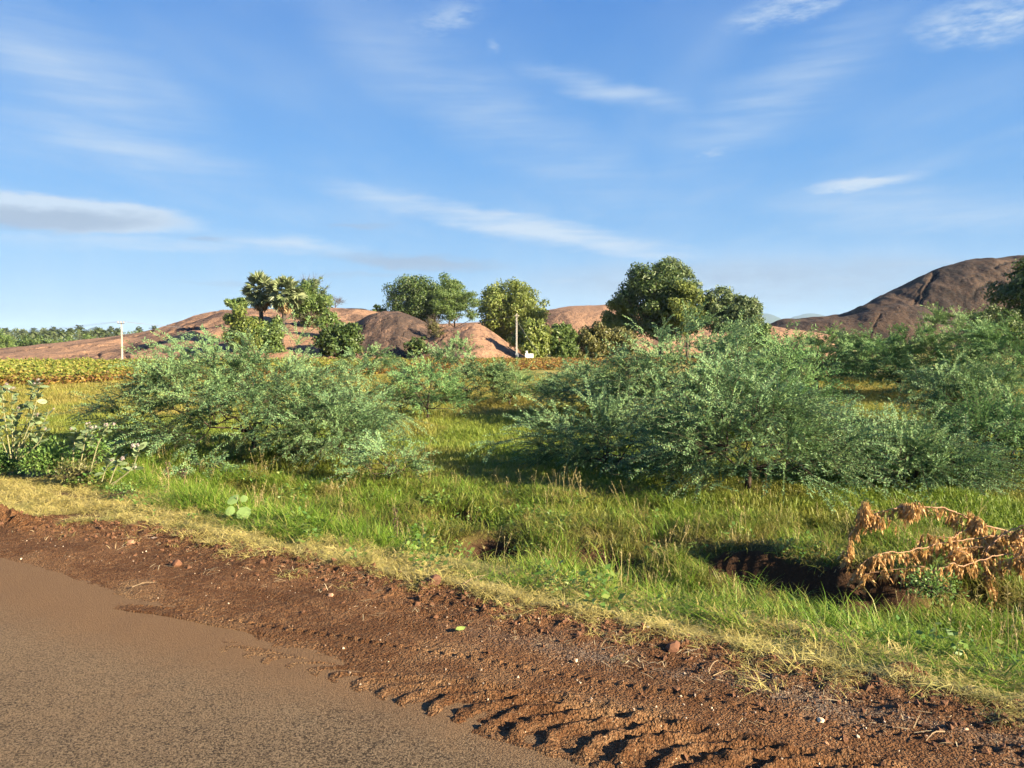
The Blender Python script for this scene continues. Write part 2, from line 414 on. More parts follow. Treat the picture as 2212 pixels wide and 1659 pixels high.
# mud shoulder with tyre tracks, real relief
def track_center(s): return np.interp(s, [-3, -1, 1, 3, 6], [-1.93, -1.95, -1.93, -1.86, -1.7])
def bike_center(s): return np.interp(s, [-2.2, -1.6, -.8, .6, 2.4, 4], [-1.92, -1.80, -1.74, -1.56, -1.40, -1.25])
def mud_parts(s, t, x, y):
    e_out = np.interp(s, [-12, -5, -3.4, -2.4, -1, .3, 1.2, 2, 5], [-1.75, -1.76, -1.78, -1.88, -1.96, -2.12, -2.26, -2.36, -2.5])
    wob = .06 * fbm(x * 2.6, y * 2.6, 41, 3, .5) + .035 * fbm(x * 24, y * 24, 45, 4, .7) + .05 * fbm(s * .9, s * 0, 43, 2)
    depth = sstep(t - e_out + wob, -.03, .55)
    cl = fbm(x * 9, y * 9, 51, 4, .6); cl2 = fbm(x * 26, y * 26, 53, 3, .55); lo = fbm(x * 1.1, y * 1.1, 57, 3)
    ca = np.maximum(0, cl - .22); amt = .25 + .75 * sstep(fbm(x * .9, y * .9, 59, 3) + .9 * sstep(t, -1.3, -.6), -.1, .9)
    z = -.012 + .030 * depth + .012 * lo * depth + (.010 * ca + .0035 * cl + .0055 * cl2 + .012 * np.maximum(0, fbm(x * 17, y * 17, 55, 3) - .30)) * (amt * depth + .12)
    z += (.012 * np.sin((t + .03 * fbm(s * .7, t * 0, 61, 2)) * 30) * sstep(t, -1.5, -1.2) * (1 - sstep(t, -.95, -.75)) * sstep(s, -3.2, -1) * .55) * depth
    # tractor lugs: two leaning rows that meet in the middle
    tc = track_center(s) + .012 * fbm(s * 2.2, s * 0, 63, 2); v = (t - tc + .05 * (1 - sstep(s, -.2, 1.2))) / (.215 - .135 * (1 - sstep(s, -.2, 1.2)))
    inside = (1 - sstep(np.abs(v), .88, 1.08)) * sstep(s, -1.7, .4)
    wv = .05 * fbm(x * 5, y * 5, 67, 3)
    side = np.where(v > 0, 1.0, 0.0)
    ph = (s - .72 * (t - tc) - .10 * np.abs(v) ** 2 + wv * .7) / .160
    tri = np.abs((ph % 1.0) - .5) * 2                                         # 0 at ridge
    ridge = (1 - sstep(tri + .16 * fbm(x * 22, y * 22, 68, 3), .26, .54)) * (.85 + .45 * fbm(x * 6, y * 6, 69, 3))
    ridge = ridge * np.clip(.88 + .38 * fbm(x * 13, y * 13, 70, 3) + .22 * fbm(x * 34, y * 34, 71, 2), .12, 1.4)
    gain = sstep(s, 0, 1.6)
    base = .013 * np.exp(-(v / 1.2) ** 6) * sstep(s, -1.8, -.4)
    z = z * (1 - .75 * inside) + base + inside * ((.013 + .022 * gain) * np.clip(ridge, 0, 1.2) - .010) + inside * (.007 * cl2 + .010 * np.maximum(0, fbm(x * 17, y * 17, 55, 3))) * gain * (.45 + .8 * ridge)
    rim = np.exp(-((v - 1.12) / .16) ** 2) + np.exp(-((v + 1.1) / .14) ** 2)
    z += rim * sstep(s, .2, 1.4) * (.008 + .022 * np.maximum(0, cl))
    # narrow smooth wheel track with edge notches
    w = t - bike_center(s); on = sstep(s, -2.3, -1.6)
    flat = (1 - sstep(np.abs(w), .035, .055)) * on
    z = z * (1 - flat) + flat * (.010 + .008 * depth)
    notch = (np.abs(((s / .075) % 1.0) - .5) < .27) * np.exp(-((w - .062) / .018) ** 2) * on
    z += notch * .018
    # excavated dark heap at the left end
    he = np.exp(-((s + 5.35) / .75) ** 4) * np.exp(-((t + .92) / .13) ** 2)
    z += he * (.10 + .06 * cl)
    # verge side: lumps, then sink under the turf
    te = t_edge(s)
    lump = np.exp(-((t - te + .12) / .22) ** 2)
    z += lump * (.006 + .022 * np.maximum(0, fbm(x * 4.2, y * 4.2, 73, 3)) + .012 * np.maximum(0, cl))
    z -= .22 * sstep(ragged(s, t), .10, .40)
    return z, depth, inside
V, Q, Sg, Tg = st_grid(np.concatenate([np.arange(-16, -7, .08), np.arange(-7, 3.5, .0145), np.arange(3.5, 8, .1)]), np.arange(-2.65, .02, .0142), lambda s, t, x, y: mud_parts(s, t, x, y)[0])
m_mud, b = material('red_mud')
p = b.pos(); px, py, pz = b.sep(p)
T = px * DT[0] + (py - 5.7) * DT[1]; Sx = px * DS[0] + (py - 5.7) * DS[1]
n_a = b.noise(p, 1.6, 5, .6); n_b = b.noise(p, 14, 5, .65); n_c = b.noise(p, 75, 3, .6); n_d = b.noise(p, 230, 2, .5)
red = b.mix(b.step(n_b + (n_a - .5), .35, .7), (0.095, 0.043, 0.018), (0.194, 0.096, 0.043))
tan = b.mix(n_c, (0.159, 0.093, 0.045), (0.249, 0.159, 0.084))
c = b.mix(b.step(n_a + (n_c - .5) * .4 + (T + 1.9) * -.22 - b.step(Sx, .5, 3.0) * .08, .42, .68), red, tan)
grav = b.vor(p, 55.0, out=1); gr_, gg, gb = b.sep(grav)
gcol = b.mix(gr_, (.08, .066, .052), (.25, .21, .165))
gm = b.step(1.0 - ((T + 1.15) * 2.6).abs() + (n_a - .5) * 2.2 + (n_c - .5) * 1.6, .55, 1.1) * b.step(Sx, -.2, 1.6)
c = b.mix(gm * .8, c, gcol)
peb = b.step(b.vor(p, 34.0), .20, .14) * b.step(n_c, .52, .60)
c = b.mix(peb * .8, c, (.42, .31, .20))
grit = b.vor(p, 95.0); grit2 = b.vor(p, 48.0)
c = b.mix(b.step(grit + (n_b - .5) * .9, .46, .66) * .65, c, (.030, .014, .007))
c = b.mix(b.step(n_d + (n_b - .5) * .5, .56, .70) * .4, c, (.27, .185, .105))
b.surf(c, .9, b.bump((1.0 - grit) * .6 + (1.0 - grit2) * .8 + n_c * .6 + n_d * .4, 1.0, .014), .12)
tag(obj('mud_shoulder', mesh('mud_shoulder', V, quads=Q, mat=m_mud, smooth=True)), kind='structure')

# ------------------------------------------------------------------ rock outcrops
def rock_mat(name, base, stain, stain_amt, streak_scale=1.0, seed=0.0):
    m, b = material(name)
    p = b.pos(); q = b.map(p, (1, 1, 1), (0, 0, 0), (seed, seed, 0))
    a = b.noise(b.map(q, (1, .35, 1)), .09 * streak_scale, 6, .62, .4); f = b.noise(q, 1.1, 6, .65); s2 = b.noise(b.map(q, (.9, .12, .5), (0, 0, R(-25))), .55, 5, .65)
    c = b.mix(f, tuple(x * .78 for x in base), tuple(min(1, x * 1.2) for x in base))
    c = b.mix(b.step(a + (s2 - .5) * .8 + (f - .5) * .3, .62 - stain_amt, .80 - stain_amt) * .85, c, stain)
    vein = b.step(b.vor(b.map(q, (.05, .20, .05), (0, 0, R(35))), 1.0, 'DISTANCE_TO_EDGE'), .012, .002)
    c = b.mix(vein * .35, c, tuple(min(1, x * 1.5) for x in base))
    pit = b.step(b.noise(q, 3.3, 4, .6), .66, .74)
    c = b.mix(pit * .5, c, tuple(x * .35 for x in stain))
    c = b.mix(b.step(b.attr('crack_tone') + (f - .5) * .5, .35, .75) * .85, c, tuple(x * .45 for x in stain))  # rock colour turned darker along the cracks
    b.surf(c, .9, b.bump(f * .9 + b.noise(q, .35, 6, .65) * 2.2, 1.0, .40), .2)
    return m

def whaleback(name, sil, front, back, mat, zf=-1.3, n=420, m=110, pw=2.0, amp=.35, seed=1, cracks=(), lumps=.5, ncrack=7):
    """a bare rock dome: crest line seen along sil, foot at front(u) metres, crest at back(u) metres, falling again behind"""
    us = np.linspace(sil[0][0], sil[-1][0], n); sv = np.interp(us, [a for a, _ in sil], [c for _, c in sil])
    k = np.ones(9) / 9; sv2 = np.convolve(np.pad(sv, 4, 'edge'), k, 'valid'); sv = sv2
    f = np.interp(us, [a for a, _ in front], [c for _, c in front]); r = np.interp(us, [a for a, _ in back], [c for _, c in back])
    q = np.concatenate([np.linspace(0, 1, m), np.linspace(1, 2, m // 2)[1:]])
    U, QQ = np.meshgrid(us, q); Fr, Rd, Sv = (np.broadcast_to(a, U.shape) for a in (f, r, sv))
    D = Fr + (Rd - Fr) * QQ
    rx = np.array([ray(u, v)[0] for u, v in zip(us, sv)]); rz = np.array([ray(u, v)[1] for u, v in zip(us, sv)])
    zr = CAM_H + rz * r
    prof = np.where(QQ <= 1, 1 - (1 - QQ) ** pw, 1 - (QQ - 1) ** 2.2)
    x = np.broadcast_to(rx, U.shape) * D; y = D
    Zr = np.broadcast_to(np.maximum(zr, zf + .3), U.shape)
    z = zf + (Zr - zf) * prof
    hgt = np.clip((Zr - zf) / 4, 0, 1) * np.clip(prof * 3, 0, 1)
    edge = 1 - .75 * np.exp(-((QQ - 1) / .25) ** 2)
    z = z + hgt * edge * (amp * fbm(x * .12, y * .07, seed, 4) + lumps * fbm(x * .045, y * .03, seed + 7, 3))
    st_ = fbm(x * .05, y * .05, seed + 3, 3) * 4; z = z + hgt * .22 * amp * np.abs((st_ % 1) - .5)
    gk = np.random.default_rng(seed); cracks = list(cracks); span = us[-1] - us[0]; crack_tone = np.zeros(U.shape)
    for _ in range(ncrack):
        u_, q_ = us[0] + span * gk.uniform(.08, .92), gk.uniform(.12, .9); L = span * gk.uniform(.04, .13); a_ = gk.normal(0, .35)
        cracks.append(([(u_ - L, q_ - .1 * a_), (u_, q_ + gk.normal(0, .02)), (u_ + L, q_ + .1 * a_)], gk.uniform(1.0, 1.8), gk.uniform(.15, .45) * amp / .5))
    for pts, wdt, dep in cracks:                      # pts: (u, q)
        P_ = np.array(pts, float); best = np.full(U.shape, 1e9)
        jit = 7.0 * fbm(U * .06, QQ * 22, seed + 11, 3); jq = .02 * fbm(U * .05, QQ * 20, seed + 15, 3)
        for a, c in zip(P_[:-1], P_[1:]):
            ab = np.array([(c[0] - a[0]), (c[1] - a[1]) * 250]); L2 = (ab ** 2).sum()
            au = U + jit - a[0]; aq = (QQ + jq - a[1]) * 250; tt = np.clip((au * ab[0] + aq * ab[1]) / L2, 0, 1)
            best = np.minimum(best, np.hypot(au - tt * ab[0], aq - tt * ab[1]))
        z = z - dep * np.exp(-(best / wdt) ** 2); crack_tone = np.maximum(crack_tone, np.exp(-(best / (wdt * .9)) ** 2) * min(1, dep * 2.2))
    N, M = U.shape[1], U.shape[0]; ix = np.arange(N * M).reshape(M, N)
    qd = np.stack([ix[:-1, :-1], ix[:-1, 1:], ix[1:, 1:], ix[1:, :-1]], -1).reshape(-1, 4)
    o = obj(name, mesh(name, np.stack([x, y, z], -1).reshape(-1, 3), quads=qd, mat=mat, smooth=True, attrs={'crack_tone': crack_tone}))
    return tag(o, kind='structure')

pink = rock_mat('pink_granite', (0.249, 0.150, 0.095), (0.076, 0.049, 0.038), .12, 1.0, 0)
brown = rock_mat('stained_granite', (0.180, 0.113, 0.077), (0.042, 0.031, 0.026), .27, 1.4, 31)
darkr = rock_mat('dark_granite', (0.059, 0.039, 0.028), (0.020, 0.015, 0.013), .16, .8, 77)

whaleback('rock_outcrop', [(-260, 772), (-80, 762), (0, 756), (90, 745), (187, 736), (250, 730), (302, 722), (360, 705), (416, 687), (486, 673), (540, 669), (640, 671), (700, 666), (760, 668), (830, 676), (900, 690), (960, 705)],
          [(-260, 70), (0, 72), (300, 75), (700, 84), (960, 96)], [(-260, 128), (0, 138), (300, 150), (500, 168), (960, 180)], pink, n=430, m=105, ncrack=14, pw=1.75, amp=.7, seed=2, lumps=.9,
          cracks=[([(435, .70), (470, .63), (520, .62)], 3.2, .9), ([(205, .35), (240, .22), (262, .20), (285, .12), (330, .02)], 2.0, .6), ([(185, .42), (300, .36), (420, .40)], 1.6, .45),
                  ([(290, .33), (360, .34)], 2.5, .6), ([(400, .82), (520, .78)], 1.8, .45), ([(130, .35), (180, .30)], 2.0, .4), ([(560, .5), (640, .62), (700, .6)], 2.2, .5)])
whaleback('rock_outcrop', [(748, 772), (758, 725), (768, 700), (785, 688), (802, 680), (830, 675), (862, 674), (885, 682), (905, 690), (925, 700), (945, 722), (965, 760), (975, 775)],
          [(748, 94), (860, 92), (975, 98)], [(748, 126), (860, 128), (975, 130)], brown, n=200, m=80, pw=2.4, amp=.45, seed=12, lumps=.4,
          cracks=[([(772, .30), (815, .62), (858, .98)], 1.1, .12), ([(850, .08), (880, .35), (905, .6)], 1.2, .15)])
whaleback('rock_outcrop', [(872, 776), (890, 757), (921, 733), (951, 716), (987, 709), (1025, 699), (1045, 705), (1070, 721), (1105, 747), (1138, 771), (1150, 778)],
          [(872, 90), (1010, 88), (1150, 94)], [(872, 108), (1010, 116), (1150, 108)], pink, n=200, m=70, pw=2.0, amp=.55, seed=22, lumps=.4,
          cracks=[([(900, .3), (960, .55), (1040, .60)], 1.6, .3), ([(980, .85), (1050, .75)], 1.6, .25)])
whaleback('rock_outcrop', [(880, 705), (930, 700), (1000, 698), (1043, 696), (1100, 694), (1140, 684), (1168, 674), (1225, 664), (1308, 660), (1400, 661), (1500, 668), (1600, 690), (1640, 705), (1666, 715)],
          [(880, 160), (1250, 150), (1666, 160)], [(880, 185), (1250, 190), (1666, 195)], pink, n=200, m=60, pw=2.6, amp=.3, seed=32, lumps=.4)
whaleback('rock_outcrop', [(1480, 790), (1540, 745), (1590, 715), (1640, 703), (1666, 704), (1708, 711), (1760, 717), (1821, 730), (1870, 755), (1910, 790)],
          [(1480, 100), (1910, 104)], [(1480, 118), (1910, 122)], pink, n=160, m=60, pw=2.0, amp=.25, seed=42, lumps=.2)
whaleback('rock_hill', [(1640, 712), (1665, 701), (1726, 690), (1799, 684), (1830, 677), (1850, 668), (1900, 642), (1960, 612), (2000, 592), (2037, 577), (2096, 564), (2150, 559), (2200, 556), (2330, 552), (2450, 560), (2600, 600), (2750, 680)],
          [(1640, 225), (2750, 225)], [(1640, 250), (1800, 262), (1960, 275), (2750, 300)], darkr, n=340, m=110, pw=2.1, amp=1.0, seed=52, lumps=1.5, zf=-2,
          cracks=[([(1975, .18), (1990, .34), (2000, .50), (2018, .66), (2016, .82)], 3.5, 1.1), ([(1962, .25), (1985, .45), (1992, .6)], 4.0, .6), ([(2150, .55), (2185, .7)], 5.0, .8), ([(2100, .3), (2140, .42), (2190, .4)], 4.0, .5), ([(1850, .15), (1880, .35)], 3.0, .5)])
whaleback('rock_hill', [(1655, 716), (1690, 702), (1740, 693), (1799, 687), (1850, 678), (1888, 665), (1942, 656), (1990, 662), (2050, 690), (2110, 716)],
          [(1655, 200), (2110, 200)], [(1655, 222), (2110, 222)], darkr, n=200, m=70, pw=2.0, amp=.6, seed=62, lumps=.6, zf=-2,
          cracks=[([(1880, .2), (1905, .6)], 2.5, .6)])
bl = np.array([[0, 0, 0]])
from mathutils.bvhtree import BVHTree
_rv, _rf, _o = [], [], 0
for o_ in C.objects:
    if o_.type == 'MESH' and (o_.name.startswith('rock') or o_.name == 'ground'):
        me_ = o_.data; v_ = np.empty(len(me_.vertices) * 3, np.float32); me_.vertices.foreach_get('co', v_); f_ = np.empty(len(me_.loops), np.int32); me_.loops.foreach_get('vertex_index', f_)
        _rv.append(v_.reshape(-1, 3)); _rf.append(f_.reshape(-1, 4) + _o); _o += len(me_.vertices)
LAND = BVHTree.FromPolygons(np.concatenate(_rv).tolist(), np.concatenate(_rf).tolist())
def on_land(u, v):
    """the spot of bare land seen in direction (u, v)"""
    x, z = ray(u, v); h = LAND.ray_cast(Vector((0, 0, CAM_H)), Vector((x, 1, z)).normalized())[0]
    return h
# distant hills, seen through the air
m_hill, b = material('wooded_hill'); p = b.pos()
b.surf(b.mix(b.noise(p, .01, 5, .7), (.03, .05, .03), (.06, .075, .045)), .95, b.bump(b.noise(p, .03, 5, .7), 1, 20), .1)
for nm, sl, D in (('hill', [(1560, 735), (1600, 705), (1630, 681), (1650, 676), (1668, 679), (1690, 690), (1715, 705), (1760, 735)], 9000),
                  ('hill', [(1650, 735), (1690, 694), (1715, 683), (1745, 676), (1770, 678), (1800, 688), (1850, 705), (1920, 735)], 10300),
                  ('hill', [(150, 735), (180, 716), (200, 707), (216, 706), (235, 716), (270, 735)], 9000)):
    us = np.linspace(sl[0][0], sl[-1][0], 120); sv = np.interp(us, [a for a, _ in sl], [c for _, c in sl]); sv = np.convolve(np.pad(sv, 3, 'edge'), np.ones(7) / 7, 'valid')
    q = np.linspace(-1, 1, 41); U, QQ = np.meshgrid(us, q)
    rx = np.array([ray(u, 735)[0] for u in us]); zr = np.maximum(0, np.array([ray(u, v)[1] for u, v in zip(us, sv)]) * D)
    D2 = D + QQ * 700; x = rx[None, :] * D2; z = -1.5 + zr[None, :] * (1 - np.abs(QQ) ** 2) + np.clip(zr[None, :] / 30, 0, 1) * 5 * fbm(x * .012, D2 * .012, 5, 3) * (1 - np.abs(QQ))
    ix = np.arange(U.size).reshape(U.shape); qd = np.stack([ix[:-1, :-1], ix[:-1, 1:], ix[1:, 1:], ix[1:, :-1]], -1).reshape(-1, 4)
    tag(obj(nm, mesh(nm, np.stack([x, D2, z], -1).reshape(-1, 3), quads=qd, mat=m_hill, smooth=True)), kind='structure')
# ------------------------------------------------------------------ foliage materials
def leaf_mat(name, cols, transl=.28, rough=.55, vary=.5, vscale=1.2, spec=.35):
    m, b = material(name)
    i = b.island(); n = len(cols)
    c = b.ramp(i, [((k + .5) / n, cols[k]) for k in range(n)])
    v = b.noise(b.pos(), vscale, 3, .5)
    c = b.mix(b.step(v, .3, .7) * vary, c, b.mix(.5, c, cols[-1]))
    b.surf(c, rough, None, spec, transl, b.mix(.35, c, tuple(min(1, x * 1.5) for x in cols[-1])))
    return m
def bark_mat(name, a, c):
    m, b = material(name); p = b.pos(); f = b.noise(b.map(p, (1, 1, .25)), 30, 4, .65)
    b.surf(b.mix(f, a, c), .9, b.bump(f, .6, .01), .2); return m
M_prosopis = leaf_mat('glaucous_feathery_leaf', [(.092, .188, .086), (.112, .215, .100), (.134, .240, .112), (.155, .262, .120), (.182, .272, .096)], .18, .6, .6, .9, .25)
M_prosopis2 = leaf_mat('yellow_green_feathery_leaf', [(.095, .180, .066), (.118, .208, .076), (.145, .235, .085), (.175, .255, .088)], .2, .6, .6, .9, .25)
M_prosopis3 = leaf_mat('fresh_green_feathery_leaf', [(.080, .185, .062), (.100, .215, .074), (.122, .242, .084), (.155, .262, .086)], .2, .6, .6, .9, .25)
M_twig = bark_mat('prosopis_bark', (.030, .022, .017), (.085, .062, .045))
M_bark = bark_mat('grey_brown_bark', (.05, .04, .032), (.13, .10, .08))
M_neem = leaf_mat('dark_green_leaf', [(.026, .056, .015), (.046, .086, .022), (.070, .115, .030), (.095, .135, .036)], .2, .5, .5, .35)
M_light = leaf_mat('bright_green_leaf', [(0.090, 0.135, 0.028), (0.123, 0.168, 0.036), (0.160, 0.205, 0.046), (0.201, 0.234, 0.059)], .3, .5, .5, .35)
M_olive = leaf_mat('olive_leaf', [(0.072, 0.083, 0.025), (0.102, 0.111, 0.034), (0.140, 0.140, 0.044), (0.170, 0.162, 0.060)], .25, .5, .5, .35)
M_mid = leaf_mat('mid_green_leaf', [(0.056, 0.102, 0.025), (0.080, 0.135, 0.034), (0.111, 0.172, 0.043), (0.139, 0.197, 0.053)], .28, .5, .5, .35)
M_feather = leaf_mat('feathery_tree_leaf', [(0.070, 0.111, 0.045), (0.097, 0.143, 0.059), (0.127, 0.176, 0.072), (0.148, 0.193, 0.078)], .28, .5, .5, .4)

# ------------------------------------------------------------------ branching
def arbor(pts, bf=.35):
    """pts[0] is the root; every point joins the nearest earlier one, favouring short ways to the root"""
    d = np.linalg.norm(pts - pts[0], axis=1); o = np.argsort(d); pts = pts[o]
    n = len(pts); par = np.full(n, -1); path = np.zeros(n)
    for i in range(1, n):
        e = np.linalg.norm(pts[:i] - pts[i], axis=1); c = e + bf * path[:i]
        j = int(np.argmin(c)); par[i] = j; path[i] = path[j] + e[j]
    cnt = np.ones(n)
    for i in range(n - 1, 0, -1): cnt[par[i]] += cnt[i]
    return pts, par, cnt

def branches(pts, par, cnt, r1, rmin=.004, ex=.5, sides=4):
    r = np.maximum(rmin, r1 * (cnt / cnt[0]) ** ex); i = np.arange(1, len(pts))
    return tubes(pts[par[i]], pts[i], np.minimum(r[par[i]], r[i] * 1.5), r[i], sides)

def bush_points(h, rx, ry, n, g, shell=2.4, low=.10, lean=(0, 0), lobes=5):
    """points through a lumpy vase-shaped crown; z from near the ground to h"""
    d = nrm(g.normal(size=(n * 4, 3))); d[:, 2] = np.abs(d[:, 2]) * 1.0 - .22 * g.random(n * 4)
    d = nrm(d); d = d[d[:, 2] > -.30][:n]
    ld = nrm(g.normal(size=(lobes, 3)) * [1, 1, .6] + [0, 0, .25]); lump = np.max(d @ ld.T, axis=1)
    k = .80 + .30 * sstep(lump, .55, .98)
    r = g.random(len(d)) ** (1 / shell) * k
    p = d * r[:, None] * [rx, ry, h * .72]
    p[:, 2] += h * .30; p[:, 0] += lean[0] * (p[:, 2] / h); p[:, 1] += lean[1] * (p[:, 2] / h)
    p[:, 2] = np.maximum(p[:, 2], low * h * g.random(len(p)) + .05)
    return p

def prosopis(name, label, base, h, rx, ry, seed, n=260, sprays=650, mat=None, spray=(.42, .95), leafL=.060, lean=(0, 0), shell=2.4, extra=None, trunk=.05, group='feathery thorn bushes on the field', low=.10, cat='bush', step=.031, lobes=5, yaw=0.0, droop=.36):
    g = np.random.default_rng(seed); sprays = int(sprays * .95); step = step if leafL < .08 else .050; leafL = leafL if leafL < .08 else leafL * 1.06
    pts = bush_points(h, rx, ry, n, g, shell, low, lean, lobes)
    k = 4 + int(g.random() * 4)                                   # several stems low down
    a = g.uniform(0, 6.28, k); st_ = np.stack([np.cos(a) * .12 * rx, np.sin(a) * .12 * ry, np.full(k, .22 * h)], -1)
    more = [np.zeros((1, 3)), st_, pts]
    if extra is not None: more.append(np.asarray(extra, float))
    pts, par, cnt = arbor(np.concatenate(more), .30)
    pts = pts + np.where(np.arange(len(pts))[:, None] > 0, g.normal(size=pts.shape) * .02, 0)
    bv = branches(pts, par, cnt, trunk, .0045, .55)
    # leafy shoots in flat fans of three
    w = np.where(cnt <= 4, 1.0, np.where(cnt <= 12, .35, .05)); w[0] = 0; w /= w.sum()
    nf = sprays // 3; src = np.repeat(g.choice(len(pts), nf, p=w), 3); sprays = nf * 3
    rep = lambda a: np.repeat(a, 3, axis=0)
    pd = nrm(pts[src] - pts[np.maximum(par[src], 0)]); out = nrm((pts[src] - [0, 0, h * .25]) / [rx, ry, h])
    d0 = nrm(pd * .6 + out * [.95, .95, .30] + [0, 0, .16] + rep(g.normal(size=(nf, 3)) * .36))
    pn = nrm(np.array([0, 0, 1.]) + rep(g.normal(size=(nf, 3)) * .48) + out * [.25, .25, 0]); pn = nrm(pn - d0 * np.sum(pn * d0, 1, keepdims=True))
    sw = np.tile([-1., 0, 1.], nf) * g.uniform(.35, .75, sprays); d0 = nrm(d0 * np.cos(sw)[:, None] + np.cross(pn, d0) * np.sin(sw)[:, None])
    L = rep(g.uniform(*spray, nf)) * 1.35 * np.tile([.7, 1.0, .7], nf) * g.uniform(.85, 1.15, sprays); K = 4; tt = np.linspace(0, 1, K)
    org = pts[src] - pd * (g.random((sprays, 1)) * .12)
    line = org[:, None, :] + d0[:, None, :] * (L[:, None] * tt)[:, :, None]
    line[:, :, 2] -= droop * L[:, None] * tt[None, :] ** 2 * rep(g.uniform(.2, 1.1, (nf, 1)))
    line[:, :, 2] = np.maximum(line[:, :, 2], .03)
    tw = tubes(line[:, :-1].reshape(-1, 3), line[:, 1:].reshape(-1, 3), np.full(sprays * (K - 1), .0035), np.full(sprays * (K - 1), .0025), 3)
    # leaves in two ranks, lying in the fan's plane
    kk = int(np.mean(spray) * 1.1 / step); f = (np.arange(kk) + .5) / kk
    fi = f * (K - 1); i0 = np.minimum(fi.astype(int), K - 2); fr = (fi - i0)[None, :, None]
    lp = line[:, i0] * (1 - fr) + line[:, i0 + 1] * fr; ld = nrm(line[:, i0 + 1] - line[:, i0])
    pN = np.broadcast_to(pn[:, None, :], ld.shape); sd = nrm(np.cross(ld, pN)); Ls, Lp, Ln = [], [], []
    for s_ in (-1, 1):
        dd = ld * .55 + sd * s_ * .85 + g.normal(size=ld.shape) * .25 + pN * .10
        Lp.append(lp.reshape(-1, 3)); Ls.append(dd.reshape(-1, 3)); Ln.append((pN + g.normal(size=ld.shape) * .34).reshape(-1, 3))
    Lp, Ls, Ln = map(np.concatenate, (Lp, Ls, Ln)); m_ = len(Lp)
    keep = g.random(m_) < .94; Lp, Ls, Ln = Lp[keep], Ls[keep], Ln[keep]; m_ = len(Lp)
    lv = leaves(Lp, Ls, Ln, leafL * g.uniform(.65, 1.25, m_), leafL * .33 * g.uniform(.8, 1.2, m_))
    root = empty(name, base, yaw); tag(root, label, cat, group)
    V, Q = join([bv, tw]); obj('stems', mesh('stems', V, quads=Q, mat=M_twig), root)
    V, Q = lv; obj('crown', mesh('crown', V, quads=Q, mat=mat or M_prosopis), root)
    return root

def gz(u, v): 
    p = G(u, v, FIELD); return Vector((p.x, p.y, float(H(p.x, p.y)) - .02))
def bz(u, D):
    x = ray(u, 800)[0] * D; return Vector((x, D, float(H(x, D)) - .03))

TB = 'thorn_bush'
# each bush: place on the field, height, half widths
prosopis(TB, 'big wide blue-green feathery bush in the left half, throwing a dark shadow', bz(548, 16.6), 2.45, 2.75, 2.2, 101, n=460, sprays=1950, spray=(.40, .85), lobes=7, trunk=.055, lean=(-.1, 0),
         extra=[(-3.2, .1, 1.25), (-3.5, .2, 1.0), (-3.0, -.2, .85), (.2, .0, 2.6), (-.5, .1, 2.5), (2.9, -.2, 1.3), (3.0, 0, .9), (.9, .2, 2.5)])
prosopis(TB, 'bluish bush crown adjoining the big left bush on its right side', bz(735, 15.6), 1.55, 1.15, 1.1, 102, n=170, sprays=520, trunk=.03)
prosopis(TB, 'low small bush in the grass right below the big left bush', bz(838, 13.3), .62, .75, .5, 103, n=60, sprays=120, spray=(.25, .5), trunk=.018)
prosopis(TB, 'knee-high scrubby bush at the foot of the big left bush', bz(440, 14.0), .42, .65, .4, 104, n=50, sprays=100, spray=(.2, .4), trunk=.012)
prosopis(TB, 'slender open bush with one clear dark stem on the middle grass', bz(925, 24.5), 1.75, 1.45, 1.2, 105, mat=M_prosopis3, n=130, sprays=330, shell=4, low=.25, trunk=.035, spray=(.35, .7), leafL=.085)
prosopis(TB, 'thin leaning sapling just left of the slender open bush', bz(868, 25.5), 1.35, .65, .6, 106, n=60, sprays=120, shell=4, low=.35, trunk=.02, leafL=.085)
prosopis(TB, 'many-stemmed open bush in front of the smooth middle rock', bz(1000, 31), 2.35, 2.2, 1.8, 107, n=200, sprays=560, shell=4, low=.22, trunk=.045, leafL=.095, spray=(.4, .8))
prosopis(TB, 'low spreading bush right of the many-stemmed open bush', bz(1100, 30), 1.35, 1.7, 1.2, 108, n=120, sprays=330, leafL=.095, mat=M_prosopis2)
prosopis(TB, 'small pale bush behind the top of the big left bush', bz(800, 52), 1.9, 2.2, 1.5, 109, n=110, sprays=260, leafL=.14, spray=(.5, .9))
prosopis(TB, 'pale bush between open grass and the tall central thicket', bz(1275, 26), 1.75, 1.7, 1.3, 110, n=190, sprays=560, leafL=.085)
prosopis(TB, 'tallest feathery bush of the thicket, reaching up before the big tree', bz(1462, 22), 2.95, 3.0, 2.3, 111, n=420, sprays=1500, leafL=.085, trunk=.06, lobes=8, lean=(.1, 0),
         extra=[(.3, 0, 3.25), (.6, .1, 3.1), (-.4, 0, 3.0)])
prosopis(TB, 'shaded dark bush with a long bough arching out over the grass', bz(1318, 15.0), 1.25, 1.7, 1.2, 112, n=230, sprays=700, trunk=.045, low=.2, lean=(-.15, 0),
         extra=[(-1.5, -.2, .75), (-1.9, -.25, .72), (-2.3, -.3, .62), (-2.55, -.3, .50)])
prosopis(TB, 'nearest bush of the thicket, dark forked trunk showing, pale leaf sprays', bz(1620, 12.9), 2.0, 1.65, 1.4, 113, n=400, sprays=1300, trunk=.055, lobes=7, low=.15, shell=3.0)
prosopis(TB, 'bushy shoulder behind the nearest thicket bush', bz(1690, 19.5), 2.2, 1.35, 1.3, 114, mat=M_prosopis3, n=220, sprays=720, leafL=.082)
prosopis(TB, 'yellowish bush low behind the tallest thicket bush', bz(1600, 30), 2.8, 1.9, 1.6, 115, n=200, sprays=560, leafL=.10, mat=M_prosopis2)
